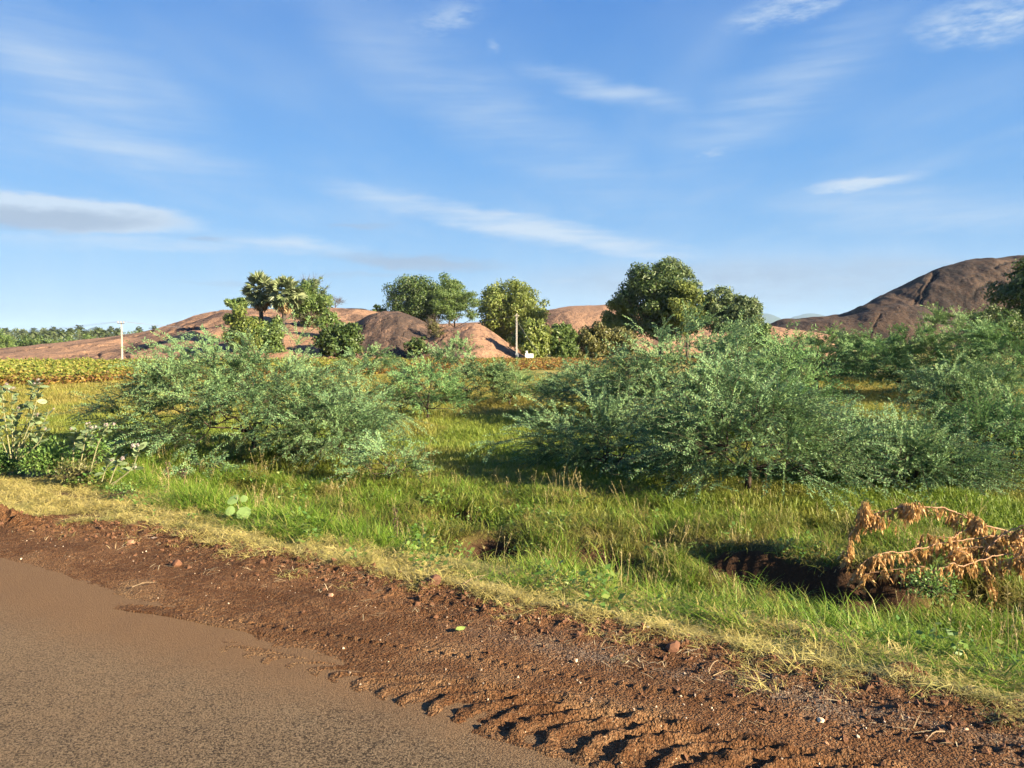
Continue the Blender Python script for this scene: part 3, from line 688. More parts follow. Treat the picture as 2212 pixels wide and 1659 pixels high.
prosopis(TB, 'leaning bush with reddish forked stems above the dead branch', bz(1965, 13.6), .98, 1.5, 1.0, 116, n=260, sprays=800, trunk=.05, lean=(.1, -.1), low=.15)
prosopis(TB, 'near bush with drooping sprays cut by the edge of the picture', bz(2190, 14.4), 1.45, 1.55, 1.2, 117, mat=M_prosopis3, n=230, sprays=700, trunk=.045, lobes=6)
prosopis(TB, 'open bush with upright dark stems beside the bright grass patch', bz(2070, 21.5), 2.0, 1.45, 1.3, 118, n=190, sprays=560, shell=3.4, low=.2, trunk=.04, leafL=.082)
prosopis(TB, 'thin-topped bush with one bare lower stem by the picture edge', bz(2150, 21), 1.6, 1.6, 1.2, 119, n=150, sprays=420, shell=3.6, low=.25, trunk=.035, leafL=.082, mat=M_prosopis2)
prosopis(TB, 'dense bush at the far end of the bright grass patch', bz(1770, 38), 2.9, 2.9, 2.0, 120, n=240, sprays=760, leafL=.115, spray=(.5, .9), mat=M_prosopis2)
prosopis(TB, 'broad bush below the dark rock hill', bz(1945, 34), 3.3, 2.5, 2.0, 121, mat=M_prosopis3, n=260, sprays=880, leafL=.10, spray=(.4, .9))
prosopis(TB, 'high bush in the back row before the dark rock hill', bz(2060, 34), 3.7, 2.6, 2.0, 122, n=260, sprays=880, leafL=.11, spray=(.5, .9), mat=M_prosopis2)
prosopis(TB, 'highest bush of the back row at the picture edge', bz(2180, 30), 3.55, 2.4, 2.0, 123, mat=M_prosopis3, n=260, sprays=880, leafL=.10, spray=(.4, .9))
prosopis(TB, 'pale wispy bush in front of the low orange rock', bz(1690, 48), 2.6, 3.0, 1.8, 124, n=200, sprays=480, leafL=.15, spray=(.5, 1.0), mat=M_prosopis2)
prosopis(TB, 'pale bush breaking the outline of the dark rock hill base', bz(1860, 46), 3.3, 2.8, 1.8, 125, n=200, sprays=520, leafL=.15, spray=(.5, 1.0))

# ------------------------------------------------------------------ trees
def tree(name, label, base, cz, rx, ry, rz, seed, mat, nclump=70, nleaf=7000, leaf=.32, trunk=.22, fill=.75, group='trees by the rocks', cat='tree', clump=.36, cx=0.0, low=-1.1, bare=0, flat=1.0, aspect=.55):
    """base: foot; cz: crown centre height; rx, ry, rz: crown half sizes"""
    g = np.random.default_rng(seed)
    d = nrm(g.normal(size=(nclump * 5, 3))); d = d[d[:, 2] > low][:nclump]
    ld = nrm(g.normal(size=(6, 3))); k = .80 + .26 * sstep(np.max(d @ ld.T, axis=1), .5, .95)
    r = (g.random(len(d)) ** .42) * k
    cc = d * r[:, None] * [rx, ry, rz] + [cx, 0, cz]
    R_ = clump * min(rx, rz) * g.uniform(.6, 1.25, len(cc))
    trunk_pts = np.stack([np.linspace(0, cx * .5, 5), np.zeros(5), np.linspace(0, max(.3, cz - rz * .65), 5)], -1)[1:]
    pts, par, cnt = arbor(np.concatenate([np.zeros((1, 3)), trunk_pts, cc]), .45)
    root = empty(name, base); tag(root, label, cat, group)
    V, Q = branches(pts, par, cnt, trunk, .02, .5, 5)
    if bare:
        tips = pts[cnt <= 2]; o = tips[g.integers(0, len(tips), bare)]
        dd = nrm(nrm(o - [cx, 0, cz - rz]) + g.normal(size=o.shape) * .5); V2, Q2 = tubes(o, o + dd * g.uniform(.5, 1.3, (bare, 1)), np.full(bare, .018), np.full(bare, .006), 3)
        V, Q = join([(V, Q), (V2, Q2)])
    obj('trunk', mesh('trunk', V, quads=Q, mat=M_bark), root)
    nleaf = int(nleaf * 1.5); w = R_ ** 2; ci = g.choice(len(cc), nleaf, p=w / w.sum()); n_ = nrm(g.normal(size=(nleaf, 3)) + [0, 0, .25])
    pos = cc[ci] + n_ * (R_[ci] * g.uniform(.45, 1.12, nleaf) * fill ** 0)[:, None] * [1, 1, .8 * flat]
    nn = nrm(n_ + g.normal(size=n_.shape) * .55); dd = nrm(np.cross(nn, g.normal(size=nn.shape)) + [0, 0, -.25])
    leaf *= 1.3; V, Q = leaves(pos, dd, nn, leaf * g.uniform(.6, 1.3, nleaf), leaf * aspect * g.uniform(.7, 1.2, nleaf))
    obj('crown', mesh('crown', V, quads=Q, mat=mat), root)
    return root

def tree_at(name, label, u0, u1, vt, vb, vbase, D, seed, mat, **kw):
    """crown between photo columns u0-u1 and rows vt-vb at depth D, foot at row vbase"""
    if kw.pop('snap', False):
        hit = on_land((u0 + u1) / 2, vbase)
        if hit is not None and hit.y < 400: D = hit.y
    a = P((u0 + u1) / 2, vbase, D); k = D / FPX
    if kw.get('cat') == 'shrub': kw.setdefault('low', -1.1); vb = vbase
    rx = (u1 - u0) / 2 * k * 1.10; rz = (vb - vt) / 2 * k; top = P(0, vt, D).z
    cz = top - rz - a.z
    return tree(name, label, a, cz, rx, kw.pop('ry', rx * .85), rz, seed, mat, **kw)

tree_at('shade_tree', 'dark green dense tree on the crest of the smooth middle rock', 836, 956, 602, 710, 712, 150, 201, M_neem, nleaf=15000, nclump=110, trunk=.3)
tree_at('shade_tree', 'slim airy tree rising behind the umbrella-shaped acacia', 938, 1004, 596, 690, 705, 156, 202, M_mid, nleaf=6000, nclump=60, low=-.6)
tree_at('acacia_tree', 'flat-topped acacia with several thin trunks on the rock saddle', 920, 1044, 626, 704, 708, 146, 203, M_mid, nleaf=9500, nclump=90, low=-.7, leaf=.24, flat=.55, trunk=.16)
tree_at('shade_tree', 'rounded bright yellow-green tree just behind the pole with the meter box', 1042, 1172, 604, 755, 772, 128, 204, M_light, nleaf=14000, nclump=120, clump=.26, leaf=.36)
tree_at('shrub', 'yellowish shrub against the right foot of the rounded bright tree', 1110, 1186, 690, 776, 778, 97, 205, M_light, nleaf=5000, nclump=50, group='shrubs by the rocks', cat='shrub')
tree_at('shrub', 'neat round bright green shrub between two trees', 1180, 1246, 692, 776, 778, 99, 206, M_mid, nleaf=5500, nclump=60, clump=.25, group='shrubs by the rocks', cat='shrub')
tree_at('shrub', 'dull olive thicket left of the big tree', 1238, 1312, 704, 776, 778, 100, 207, M_olive, nleaf=4200, nclump=45, group='shrubs by the rocks', cat='shrub')
tree_at('shrub', 'olive thicket at the foot of the big tree', 1295, 1380, 700, 776, 778, 102, 208, M_olive, nleaf=4200, nclump=45, group='shrubs by the rocks', cat='shrub')
tree_at('shade_tree', 'small round-headed tree touching the big tree on its left', 1308, 1380, 634, 745, 770, 119, 209, M_light, nleaf=6500, nclump=60, clump=.3)
tree_at('shade_tree', 'biggest tree, broad domed dark crown, highest on the skyline', 1350, 1505, 568, 735, 770, 116, 210, M_neem, nleaf=15000, nclump=120, clump=.28, trunk=.4, leaf=.36)
tree_at('shade_tree', 'feathery grey-green crown on top of the biggest tree', 1400, 1500, 565, 640, 765, 121, 211, M_feather, nleaf=8000, nclump=70, leaf=.3)
tree_at('shade_tree', 'yellow-green tree leaning on the right of the biggest tree', 1440, 1528, 612, 730, 770, 112, 212, M_light, nleaf=8000, nclump=70, clump=.28)
tree_at('acacia_tree', 'first of two feathery trees right of the biggest tree', 1522, 1590, 627, 730, 765, 112, 213, M_feather, nleaf=6000, nclump=70, leaf=.32)
tree_at('acacia_tree', 'last feathery tree before the gap with the blue hills', 1575, 1640, 634, 730, 765, 110, 214, M_feather, nleaf=6000, nclump=70, leaf=.32)
tree_at('shrub', 'dark scrubby shrub beside the gap with the blue hills', 1616, 1668, 686, 745, 765, 100, 215, M_mid, nleaf=3000, nclump=40, group='shrubs by the rocks', cat='shrub')
tree_at('shade_tree', 'small leafy tree on the skyline left of the fan palms', 492, 536, 636, 680, 715, 140, 216, M_mid, snap=True, nleaf=1500, nclump=26, trunk=.12)
tree_at('shrub', 'yellow-green shrub below the left fan palm', 488, 566, 672, 752, 760, 116, 217, M_light, snap=True, nleaf=3600, nclump=40, group='shrubs by the rocks', cat='shrub')
tree_at('shrub', 'leafy shrub wrapped round the trunks of the fan palms', 552, 616, 682, 752, 760, 114, 218, M_mid, snap=True, nleaf=3200, nclump=36, group='shrubs by the rocks', cat='shrub')
tree_at('shade_tree', 'dense tree right beside the right fan palm', 622, 706, 612, 700, 704, 146, 219, M_mid, snap=True, nleaf=7500, nclump=70, trunk=.16)
tree_at('shade_tree', 'thin see-through tree top above the dense tree by the fan palms', 640, 708, 594, 655, 700, 152, 220, M_feather, snap=True, nleaf=1500, nclump=46, clump=.2, leaf=.2, bare=160, trunk=.16)
tree_at('dry_tree', 'small leafless pale tree on the rock skyline', 708, 742, 646, 666, 672, 172, 221, M_olive, nleaf=60, nclump=44, leaf=.12, bare=260, trunk=.10, low=-.2)
tree_at('shrub', 'large dark green shrub at the foot of the rock slope', 690, 777, 692, 770, 772, 106, 222, M_neem, snap=True, nleaf=6000, nclump=60, group='shrubs by the rocks', cat='shrub')
tree_at('shrub', 'lighter shrub top behind the large dark green shrub', 692, 742, 668, 715, 735, 114, 223, M_mid, snap=True, nleaf=2000, nclump=30, group='shrubs by the rocks', cat='shrub')
tree_at('shrub', 'low dark creeping bush lying along the rock crest', 788, 850, 662, 682, 684, 150, 224, M_neem, nleaf=1500, nclump=30, group='shrubs by the rocks', cat='shrub')
tree_at('shrub', 'dry straw-coloured shrub in the hollow between two rocks', 918, 962, 690, 726, 730, 119, 225, M_olive, snap=True, nleaf=900, nclump=40, leaf=.16, bare=300, trunk=.06, group='shrubs by the rocks', cat='shrub')
tree_at('shrub', 'dry grassy shrub on the rock below the right fan palm', 655, 700, 680, 706, 708, 136, 226, M_olive, snap=True, nleaf=900, nclump=40, leaf=.16, bare=300, trunk=.06, group='shrubs by the rocks', cat='shrub')
tree_at('shrub', 'strip of shrub growing in the cleft between two smooth rocks', 880, 925, 728, 772, 776, 106, 227, M_neem, snap=True, nleaf=900, nclump=24, group='shrubs by the rocks', cat='shrub', low=-.5)
tree_at('shade_tree', 'tall dark tree at the picture edge before the dark rock hill', 2150, 2340, 536, 715, 745, 88, 228, M_neem, nleaf=12000, nclump=100, clump=.28, trunk=.3, leaf=.36)
tree_at('shrub', 'dark shrub at the foot of the tall tree by the picture edge', 2085, 2190, 664, 735, 742, 84, 229, M_neem, nleaf=4200, nclump=50, group='shrubs by the rocks', cat='shrub', leaf=.22)
tree_at('shrub', 'rounded green thicket behind the back row of bushes', 2120, 2300, 688, 770, 775, 58, 230, M_mid, nleaf=8000, nclump=80, group='shrubs by the rocks', cat='shrub', leaf=.16)
for k, (u0, u1, vt, D, mt, lb) in enumerate([(-60, 34, 708, 250, M_mid, 'rounded tree under the coconut palms at the picture edge'), (30, 120, 722, 270, M_neem, 'low dark trees left of the coconut palm middle'),
                                         (120, 210, 724, 280, M_mid, 'low green trees below the coconut palms beside the pole'), (255, 330, 712, 330, M_feather, 'pale bushy tree showing just right of the left pole')]):
    tree_at('shade_tree', lb, u0, u1, vt, 765, 772, D, 240 + k, mt, nleaf=2600, nclump=50, leaf=.55, group='trees behind the long rock')

# fan palms
m_fan = leaf_mat('fan_palm_leaf', [(.060, .090, .034), (.10, .14, .056), (.15, .19, .085), (.20, .23, .12)], .15, .4, .3, .5)
m_deadfan = leaf_mat('dead_palm_leaf', [(.16, .10, .05), (.26, .17, .08), (.34, .24, .12)], .15, .7, .3, .5)
def fan_mesh(seed, dead=False):
    g = np.random.default_rng(seed); Vs, Ts = [], []
    n = 22; ped = 1.15
    A, B_ = np.array([[0, 0, 0], [0, 0, 0]]), 0
    V, Q = poly_tube([[0, 0, 0], [ped * .5, 0, .05], [ped, 0, 0]], .035, .02, 3); Vs.append(V); Qs = [Q]; o = len(V)
    for k in range(n):
        a = R(-115 + 230 * k / (n - 1)); L = 1.15 * (1 - .12 * abs(a) / 2) * g.uniform(.85, 1.05); wv = .10
        f = .06 if k % 2 else -.06
        c, s = math.cos(a), math.sin(a); dr = -.22 * g.uniform(.5, 1.5)
        base = np.array([ped, 0, 0.]); d = np.array([c, s, 0]); sd = np.array([-s, c, 0])
        cup = .18 * abs(a)
        pts = np.array([base, base + d * L * .55 + sd * wv + [0, 0, f + cup * .5], base + d * L + [0, 0, dr + cup], base + d * L * .55 - sd * wv + [0, 0, -f + cup * .5]])
        Vs.append(pts); Qs.append(np.array([[o, o + 1, o + 2, o + 3]])); o += 4
    V = np.concatenate(Vs); off = 0
    me = mesh('frond', V, quads=np.concatenate(Qs), mat=m_deadfan if dead else m_fan)
    return me
fans = [fan_mesh(k) for k in range(3)]; dfans = [fan_mesh(9, True)]
M_ptrunk = bark_mat('palm_trunk_bark', (.03, .026, .023), (.10, .085, .07))
def fan_palm(label, u, vfoot, vhub, D, seed, lean):
    g = np.random.default_rng(seed); D = on_land(u, vfoot).y; ft = P(u, vfoot + 2, D); hb = P(u + lean, vhub, D) - ft; h = hb.z; kf = 45 * D / FPX / 2.3
    root = empty('fan_palm', ft); tag(root, label, 'palm tree', 'fan palms on the rock')
    V, Q = poly_tube(spline([[0, 0, 0], [hb.x * .2, 0, h * .3], [hb.x * .7, 0, h * .7], [hb.x, 0, h + .3]], 14), .30, .20, 9)
    obj('trunk', mesh('trunk', V, quads=Q, mat=M_ptrunk, smooth=True), root)
    for k in range(34):
        el = R(88 - 150 * (k / 33) ** .85) + g.normal() * .10; az = k * 2.399 + g.normal() * .15
        obj('frond', fans[k % 3], root, (hb.x, 0, h + .25), Euler((g.normal() * .5, -el, az)), g.uniform(.88, 1.1) * kf)
    for k in range(9):
        obj('dead_frond', dfans[0], root, (hb.x, 0, h - .15), Euler((g.normal() * .4, R(g.uniform(62, 84)), k * .7 + g.normal() * .2)), g.uniform(.7, .9) * kf)
fan_palm('left one of two fan palms, slightly taller, brown dead fronds under its crown', 566, 742, 634, 116, 31, -3)
fan_palm('right one of two fan palms, on a clear dark slanting trunk', 606, 756, 640, 112, 32, 12)

# coconut palms
m_coco = leaf_mat('coconut_frond', [(0.034, 0.056, 0.017), (0.053, 0.079, 0.022), (0.075, 0.105, 0.034), (0.105, 0.128, 0.053)], .2, .45, .4, .1)
def coco_crown(seed):
    g = np.random.default_rng(seed); parts = []
    for k in range(18):
        el = R(80 - 105 * (k / 17)); az = k * 2.399 + g.normal() * .2; L = g.uniform(3.2, 4.2)
        t = np.linspace(0, 1, 9); rad = np.cos(el) * L * t; zz_ = np.sin(el) * L * t - 1.9 * t ** 2.2 * (1 - .3 * np.sin(el))
        c = np.stack([rad * math.cos(az), rad * math.sin(az), zz_], -1); parts.append(poly_tube(c, .05, .02, 3))
        tt = np.linspace(.15, .98, 15); cp = np.stack([np.interp(tt, t, c[:, i]) for i in range(3)], -1); dd = nrm(np.gradient(cp, axis=0))
        sd = np.array([-math.sin(az), math.cos(az), 0.])
        for s_ in (-1, 1):
            lv = nrm(dd * .45 + sd * s_ * .75 + np.array([0, 0, -.45]) + g.normal(size=cp.shape) * .1)
            ln = .95 * np.sin(np.pi * np.clip(tt * .9 + .08, 0, 1)) + .25
            parts.append(leaves(cp, lv, np.cross(lv, sd) + .1, ln, np.full(len(ln), .42)))
    V, Q = join(parts); return mesh('crown', V, quads=Q, mat=m_coco)
cocos = [coco_crown(k) for k in range(4)]
V, Q = poly_tube(spline([[0, 0, 0], [.25, 0, 4], [.1, 0, 10.2]], 8), .2, .14, 5); ctrunk = mesh('trunk', V, quads=Q, mat=M_ptrunk)
pal = [(12, 712, 380, 'coconut palm nearest the left picture edge'), (48, 716, 400, 'coconut palm behind the round tree at the picture edge'), (72, 711, 420, 'second coconut palm clear of the round edge tree'),
       (98, 717, 395, 'short coconut palm in the thick of the grove'), (116, 709, 430, 'higher coconut palm left of the grove middle'), (133, 715, 385, 'coconut palm with low crown in the grove middle'),
       (150, 712, 410, 'coconut palm right of the grove middle'), (172, 706, 420, 'tallest spiky coconut palm left of the pole'), (186, 717, 380, 'low coconut palm under the tallest spiky one'),
       (210, 710, 400, 'coconut palm before the far blue hill'), (226, 716, 390, 'low coconut palm just left of the far blue hill foot'), (240, 707, 410, 'coconut palm nearest the left pole on its left side'),
       (254, 713, 385, 'coconut palm crown touching the left pole'), (300, 709, 420, 'coconut palm peeping over the rock right of the pole'), (333, 706, 430, 'coconut palm over the sloping rock edge'), (364, 703, 440, 'last coconut palm where the rock climbs'),
       (1676, 700, 400, 'left one of two tiny palms before the blue hills'), (1692, 699, 410, 'right one of two tiny palms before the blue hills')]
g = np.random.default_rng(77)
for k, (u, v, D, lb) in enumerate(pal):
    p_ = P(u, v + 5, D); root = empty('coconut_palm', (p_.x, p_.y, p_.z - 10.4), g.uniform(0, 6)); tag(root, lb, 'palm tree', 'coconut palms far behind the rocks')
    obj('trunk', ctrunk, root); obj('crown', cocos[k % 4], root, (.1, 0, 10.3), (0, 0, k * 1.3), g.uniform(.85, 1.1))
# the thick of the grove behind, one mass
nn_ = 16000; uu = g.uniform(-330, 262, nn_); DD = g.uniform(430, 520, nn_); topv = 716 + 4 * np.sin(uu * .11) + 3 * np.sin(uu * .31)
px_ = (uu - 1106) / FPX * DD; zt = CAM_H + np.array([ray(0, v)[1] for v in topv]) * DD; pz_ = -1 + (zt + 1) * g.random(nn_) ** .6
nr = nrm(g.normal(size=(nn_, 3)) + [0, -.4, .3]); V, Q = leaves(np.stack([px_, DD, pz_], -1), np.cross(nr, g.normal(size=(nn_, 3))), nr, g.uniform(.9, 2.2, nn_), g.uniform(.3, .8, nn_))
tag(obj('palm_grove', mesh('palm_grove', V, quads=Q, mat=m_coco)), 'dense green mass of the far palm grove', 'grove', kind='stuff')
# ------------------------------------------------------------------ grass: blades as real faces, tufts instanced
def scatter(name, label, cat, pts, rot, scl, protos, g):
    """one stuff object: tufts set out by geometry nodes"""
    pc = bpy.data.collections.new(name + '_tufts')
    for k, me in enumerate(protos):
        o = bpy.data.objects.new('%s_tuft' % name, me); pc.objects.link(o)
    me = bpy.data.meshes.new(name); n = len(pts)
    me.vertices.add(n); me.vertices.foreach_set('co', np.asarray(pts, np.float32).ravel())
    a = me.attributes.new('rot', 'FLOAT_VECTOR', 'POINT'); a.data.foreach_set('vector', np.asarray(rot, np.float32).ravel())
    a = me.attributes.new('scl', 'FLOAT_VECTOR', 'POINT'); a.data.foreach_set('vector', np.asarray(scl, np.float32).ravel())
    a = me.attributes.new('idx', 'INT', 'POINT'); a.data.foreach_set('value', g.integers(0, len(protos), n).astype(np.int32))
    o = obj(name, me); tag(o, label, cat, kind='stuff')
    ng = bpy.data.node_groups.new(name, 'GeometryNodeTree')
    ng.interface.new_socket('Geometry', in_out='INPUT', socket_type='NodeSocketGeometry'); ng.interface.new_socket('Geometry', in_out='OUTPUT', socket_type='NodeSocketGeometry')
    N = ng.nodes.new; L = ng.links.new
    gi, go = N('NodeGroupInput'), N('NodeGroupOutput'); ci = N('GeometryNodeCollectionInfo'); ip = N('GeometryNodeInstanceOnPoints')
    ci.inputs['Collection'].default_value = pc; ci.inputs['Separate Children'].default_value = True; ci.inputs['Reset Children'].default_value = True
    ip.inputs['Pick Instance'].default_value = True
    def at(nm, ty):
        x = N('GeometryNodeInputNamedAttribute'); x.data_type = ty; x.inputs['Name'].default_value = nm; return x.outputs['Attribute']
    e = N('FunctionNodeEulerToRotation'); L(at('rot', 'FLOAT_VECTOR'), e.inputs[0])
    L(gi.outputs[0], ip.inputs['Points']); L(ci.outputs[0], ip.inputs['Instance']); L(at('idx', 'INT'), ip.inputs['Instance Index'])
    L(e.outputs[0], ip.inputs['Rotation']); L(at('scl', 'FLOAT_VECTOR'), ip.inputs['Scale']); L(ip.outputs[0], go.inputs[0])
    md = o.modifiers.new('scatter', 'NODES'); md.node_group = ng
    return o

def tuft(n, L, W, spread, lean, g, mat, name, flat=0.0, curl=.5):
    """n bent tapered blades"""
    r = spread * np.sqrt(g.random(n)); a = g.uniform(0, 6.283, n); p = np.stack([r * np.cos(a), r * np.sin(a), np.zeros(n)], -1)
    az = a * .5 + g.uniform(0, 6.283, n); ln = np.abs(g.normal(0, lean, n)) + flat
    hd = np.stack([np.cos(az), np.sin(az), np.zeros(n)], -1); up = np.array([0, 0, 1.])
    l = g.uniform(*L, n)[:, None]; w_ = g.uniform(.7, 1.2, n)[:, None] * W; sd = np.stack([-np.sin(az), np.cos(az), np.zeros(n)], -1)
    tw = g.uniform(-.9, .9, n)[:, None]; sd = nrm(sd + hd * tw)
    def at(t, k): 
        th = (ln + curl * g.uniform(.3, 1.3, n) * 0 + curl * k)[:, None]
        return hd * np.sin(th) + up * np.cos(th)
    p1 = p + at(0, .2) * l * .45; p2 = p1 + at(0, .9) * l * .35; p3 = p2 + at(0, 1.7) * l * .25
    V = np.stack([p - sd * w_ / 2, p + sd * w_ / 2, p1 - sd * w_ * .48, p1 + sd * w_ * .48, p2 - sd * w_ * .32, p2 + sd * w_ * .32, p3], 1)
    o = (np.arange(n) * 7)[:, None]
    Q = np.concatenate([o + [[0, 1, 3, 2]], o + [[2, 3, 5, 4]]]); T = o + [[4, 5, 6]]
    return mesh(name, V.reshape(-1, 3), quads=Q, tris=T, mat=mat)

def grass_mat(name, cols, other, nscale, lo, hi, transl=.38, byy=None):
    m, b = material(name); i = b.island(); n = len(cols)
    c = b.ramp(i, [((k + .5) / n, cols[k]) for k in range(n)])
    c2 = b.ramp(i, [((k + .5) / len(other), other[k]) for k in range(len(other))])
    p = b.pos(); px, py, pz = b.sep(p)
    f = b.noise(b.map(p, (1, .7, 1)), nscale, 4, .6)
    f = b.step(f, lo, hi)
    if byy: f = (f * .6 + b.step(py, *byy) * .75).clamp()
    c = b.mix(f, c, c2)
    b.surf(c, .5, None, .3, transl, c)
    return m
GREEN = [(.110, .215, .018), (.145, .252, .024), (.185, .288, .032), (.225, .305, .044), (.29, .29, .075)]
YELL = [(0.209, 0.205, 0.041), (0.271, 0.242, 0.056), (0.328, 0.275, 0.074), (0.238, 0.221, 0.045), (0.377, 0.303, 0.107)]
DRY = [(.37, .305, .095), (.45, .375, .13), (.30, .26, .072), (.53, .44, .19), (.24, .235, .055)]
m_tall = grass_mat('lush_grass', GREEN, YELL, .9, .60, .80)
m_mat = grass_mat('matted_grass', [(.115, .150, .022), (.17, .18, .032), (.135, .175, .026), (.24, .21, .055)], [(.20, .155, .05), (.26, .195, .065), (.16, .17, .03)], 1.3, .48, .66, .3)
m_field = grass_mat('short_field_grass', [(.140, .225, .026), (.180, .250, .034), (.225, .270, .044), (.120, .205, .022)], YELL, .35, .44, .62, .35, (16, 34))
m_dry = grass_mat('dry_verge_grass', DRY, [(.17, .19, .045), (.24, .235, .07), (.36, .30, .12)], 1.6, .50, .66, .25)
g = np.random.default_rng(5)
tall = [tuft(28, (.18, .46), .0062, .10, .22, g, m_tall, 'tall_tuft') for _ in range(6)]
matt = [tuft(34, (.08, .20), .0065, .12, .7, g, m_mat, 'mat_tuft', .15, .8) for _ in range(6)]
fieldt = [tuft(44, (.05, .13), .010, .22, .40, g, m_field, 'field_tuft') for _ in range(6)]
dryt = [tuft(36, (.04, .13), .0042, .085, .55, g, m_dry, 'dry_tuft', .75, .55) for _ in range(8)]

def in_view(x, y, m=.76): return (np.abs(x) < y * m + 3.0)
def stand(x, y, dz=-.01): return np.stack([x, y, H(x, y) + dz], -1)
def rots(n, tilt=.12): return np.stack([g.normal(0, tilt, n), g.normal(0, tilt, n), g.uniform(0, 6.283, n)], -1)
def scales(k, n, zk=None):
    k = np.broadcast_to(k, n); return np.stack([k, k, k if zk is None else k * zk], -1)

# dry grass along the verge
n = 40000; s = g.uniform(-14, 5, n); te, tc = t_edge(s), t_crest(s); f = g.random(n); t = te - .45 + f * (tc + .30 - te + .45)
x, y = xy(s, t); rag = ragged(s, t)
pr = np.maximum(sstep(rag, -.14, .10), .10 * (fbm(x * 2.1, y * 2.1, 89, 2) > .35)); width = tc + .58 - te
keep = (g.random(n) < pr * np.clip(.34 + width / 2.4, 0, 1) * (1 - .35 * sstep(s, .5, 2.5)) * (.45 + .55 * sstep(fbm(x * 3.1, y * 3.1, 88, 2), -.35, .15))) & in_view(x, y); keep &= ~((s < -4.4) & (fbm(x * 1.5, y * 1.5, 87, 2) > .42))
x, y, s, t = x[keep], y[keep], s[keep], t[keep]; n = len(x)
zk = g.uniform(.45, 1.0, n) * (1 + .3 * sstep(t - t_crest(s), -.25, .15))
scatter('dry_grass', 'pale straw-coloured grass matted along the road verge', 'grass', np.stack([x, y, np.maximum(H(x, y), np.where(t < t_edge(s) + .5, mud_parts(s, t, x, y)[0], -9)) - .006], -1), rots(n, .25), scales(g.uniform(.6, 1.15, n), n, zk), dryt, g)
# scattered straws on the mud
n = 240; s = g.uniform(-6, 3.5, n); t = t_edge(s) - np.abs(g.normal(0, .28, n)) - .1; x, y = xy(s, t)
m_straw, b = material('loose_straw'); b.surf(b.ramp(b.island(), [(.1, (.30, .20, .10)), (.5, (.42, .31, .16)), (.9, (.52, .42, .25))]), .7)
straw = [tuft(3, (.03, .11), .004, .05, .1, g, m_straw, 'straw', 1.35, .15) for _ in range(4)]
scatter('straw_litter', 'loose dry straws strewn on the mud', 'straw', np.stack([x, y, np.full(n, .025)], -1), rots(n, .1), scales(g.uniform(.6, 1.3, n), n), straw, g)

# lush tall grass behind the crest
n = 15000; s = g.uniform(-15, 8, n); u = -.20 + 6.4 * g.random(n) ** 1.25; t = t_crest(s) + u; x, y = xy(s, t)
dens = .12 + .88 * sstep(fbm(x * .9, y * .9, 91, 3), -.25, .30); dens *= 1 - .65 * sstep(u, 2.5, 5)
wet = sstep(s, .8, 2.2); left = 1 - sstep(s, -5.2, -2.2)
dens *= np.where((u > 1.4) & (u < 4.2), .30 + .7 * np.maximum(wet, left), 1)
ok = np.ones(n, bool)
for ps, pt, rs, rt, dp in PITS: ok &= ~((((s - ps) / rs) ** 2 + ((t - pt) / rt) ** 2 < 1.5) & (g.random(n) < .95))
ok &= ~((s > .5) & (s < 3.9) & (np.abs(t - 3.36 - .12 * np.sin(s * 2.1)) < .20) & (g.random(n) < .7))
ok &= g.random(n) > 1.5 * bare(x, y)
keep = (g.random(n) < dens) & in_view(x, y) & ok; x, y, u, s = x[keep], y[keep], u[keep], s[keep]; n = len(x)
hk = (.62 + .40 * fbm(x * .8, y * .8, 93, 2)) * (1 + .35 * np.exp(-((u - .9) / .7) ** 2)) * np.where(s > .8, 1.0, .95); hk = .88 * np.clip(hk, .3, 1.35) * g.uniform(.75, 1.2, n)
hk *= 1 - .62 * sstep(-u, -.35, .12)
hk *= 1 - .72 * np.exp(-((x + .062 * y) / .50) ** 4) * sstep(y, 5.8, 6.2) * (1 - sstep(y, 8.6, 9.2))
scatter('tall_grass', 'lush green grass on the slope below the road', 'grass', stand(x, y), rots(n, .13), scales(g.uniform(.8, 1.2, n), n, hk), tall, g)
# matted olive grass on the hummocks
n = 15000; s = g.uniform(-15, 8, n); u = .4 + 6.5 * g.random(n); t = t_crest(s) + u; x, y = xy(s, t)
ok = np.ones(n, bool)
for ps, pt, rs, rt, dp in PITS: ok &= ~((((s - ps) / rs) ** 2 + ((t - pt) / rt) ** 2 < 1.0) & (g.random(n) < .94))
ok &= ~((s > .5) & (s < 3.9) & (np.abs(t - 3.36 - .12 * np.sin(s * 2.1)) < .18) & (g.random(n) < .7))
keep = in_view(x, y) & ok & (g.random(n) < .55 + .45 * sstep(fbm(x * .9, y * .9, 97, 2), -.3, .3)); x, y = x[keep], y[keep]; k_ = g.random(n := len(x)) > 1.4 * bare(x, y); x, y = x[k_], y[k_]; n = len(x)
scatter('matted_grass', 'olive matted grass over the hummocks by the ditch', 'grass', stand(x, y), rots(n, .2), scales(g.uniform(.8, 1.5, n), n, g.uniform(.7, 1.3, n)), matt, g)
# short grass over the open field
n = 62000; D = 10.5 * (52 / 10.5) ** (g.random(n) ** .85); x = D * g.uniform(-.80, .80, n); y = D
s, t = st(x, y); u = t - t_crest(s)
cr = np.interp(x, [-60, -34, -10, 0, 10, 60], [38, 38.5, 58, 62, 78, 84])
keep = (u > 4.0) & (y < cr) & (g.random(n) < .45 + .55 * sstep(fbm(x * .35, y * .35, 99, 3), -.4, .2)); x, y = x[keep], y[keep]; n = len(x)
scatter('field_grass', 'short yellow-green grass over the open field', 'grass', stand(x, y, -.015), rots(n, .1), scales(g.uniform(.8, 1.4, n) * (.75 + y / 45), n, g.uniform(.55, 1.1, n) * (1 + .7 * (fbm(x * .5, y * .5, 101, 2) > .35))), fieldt, g)

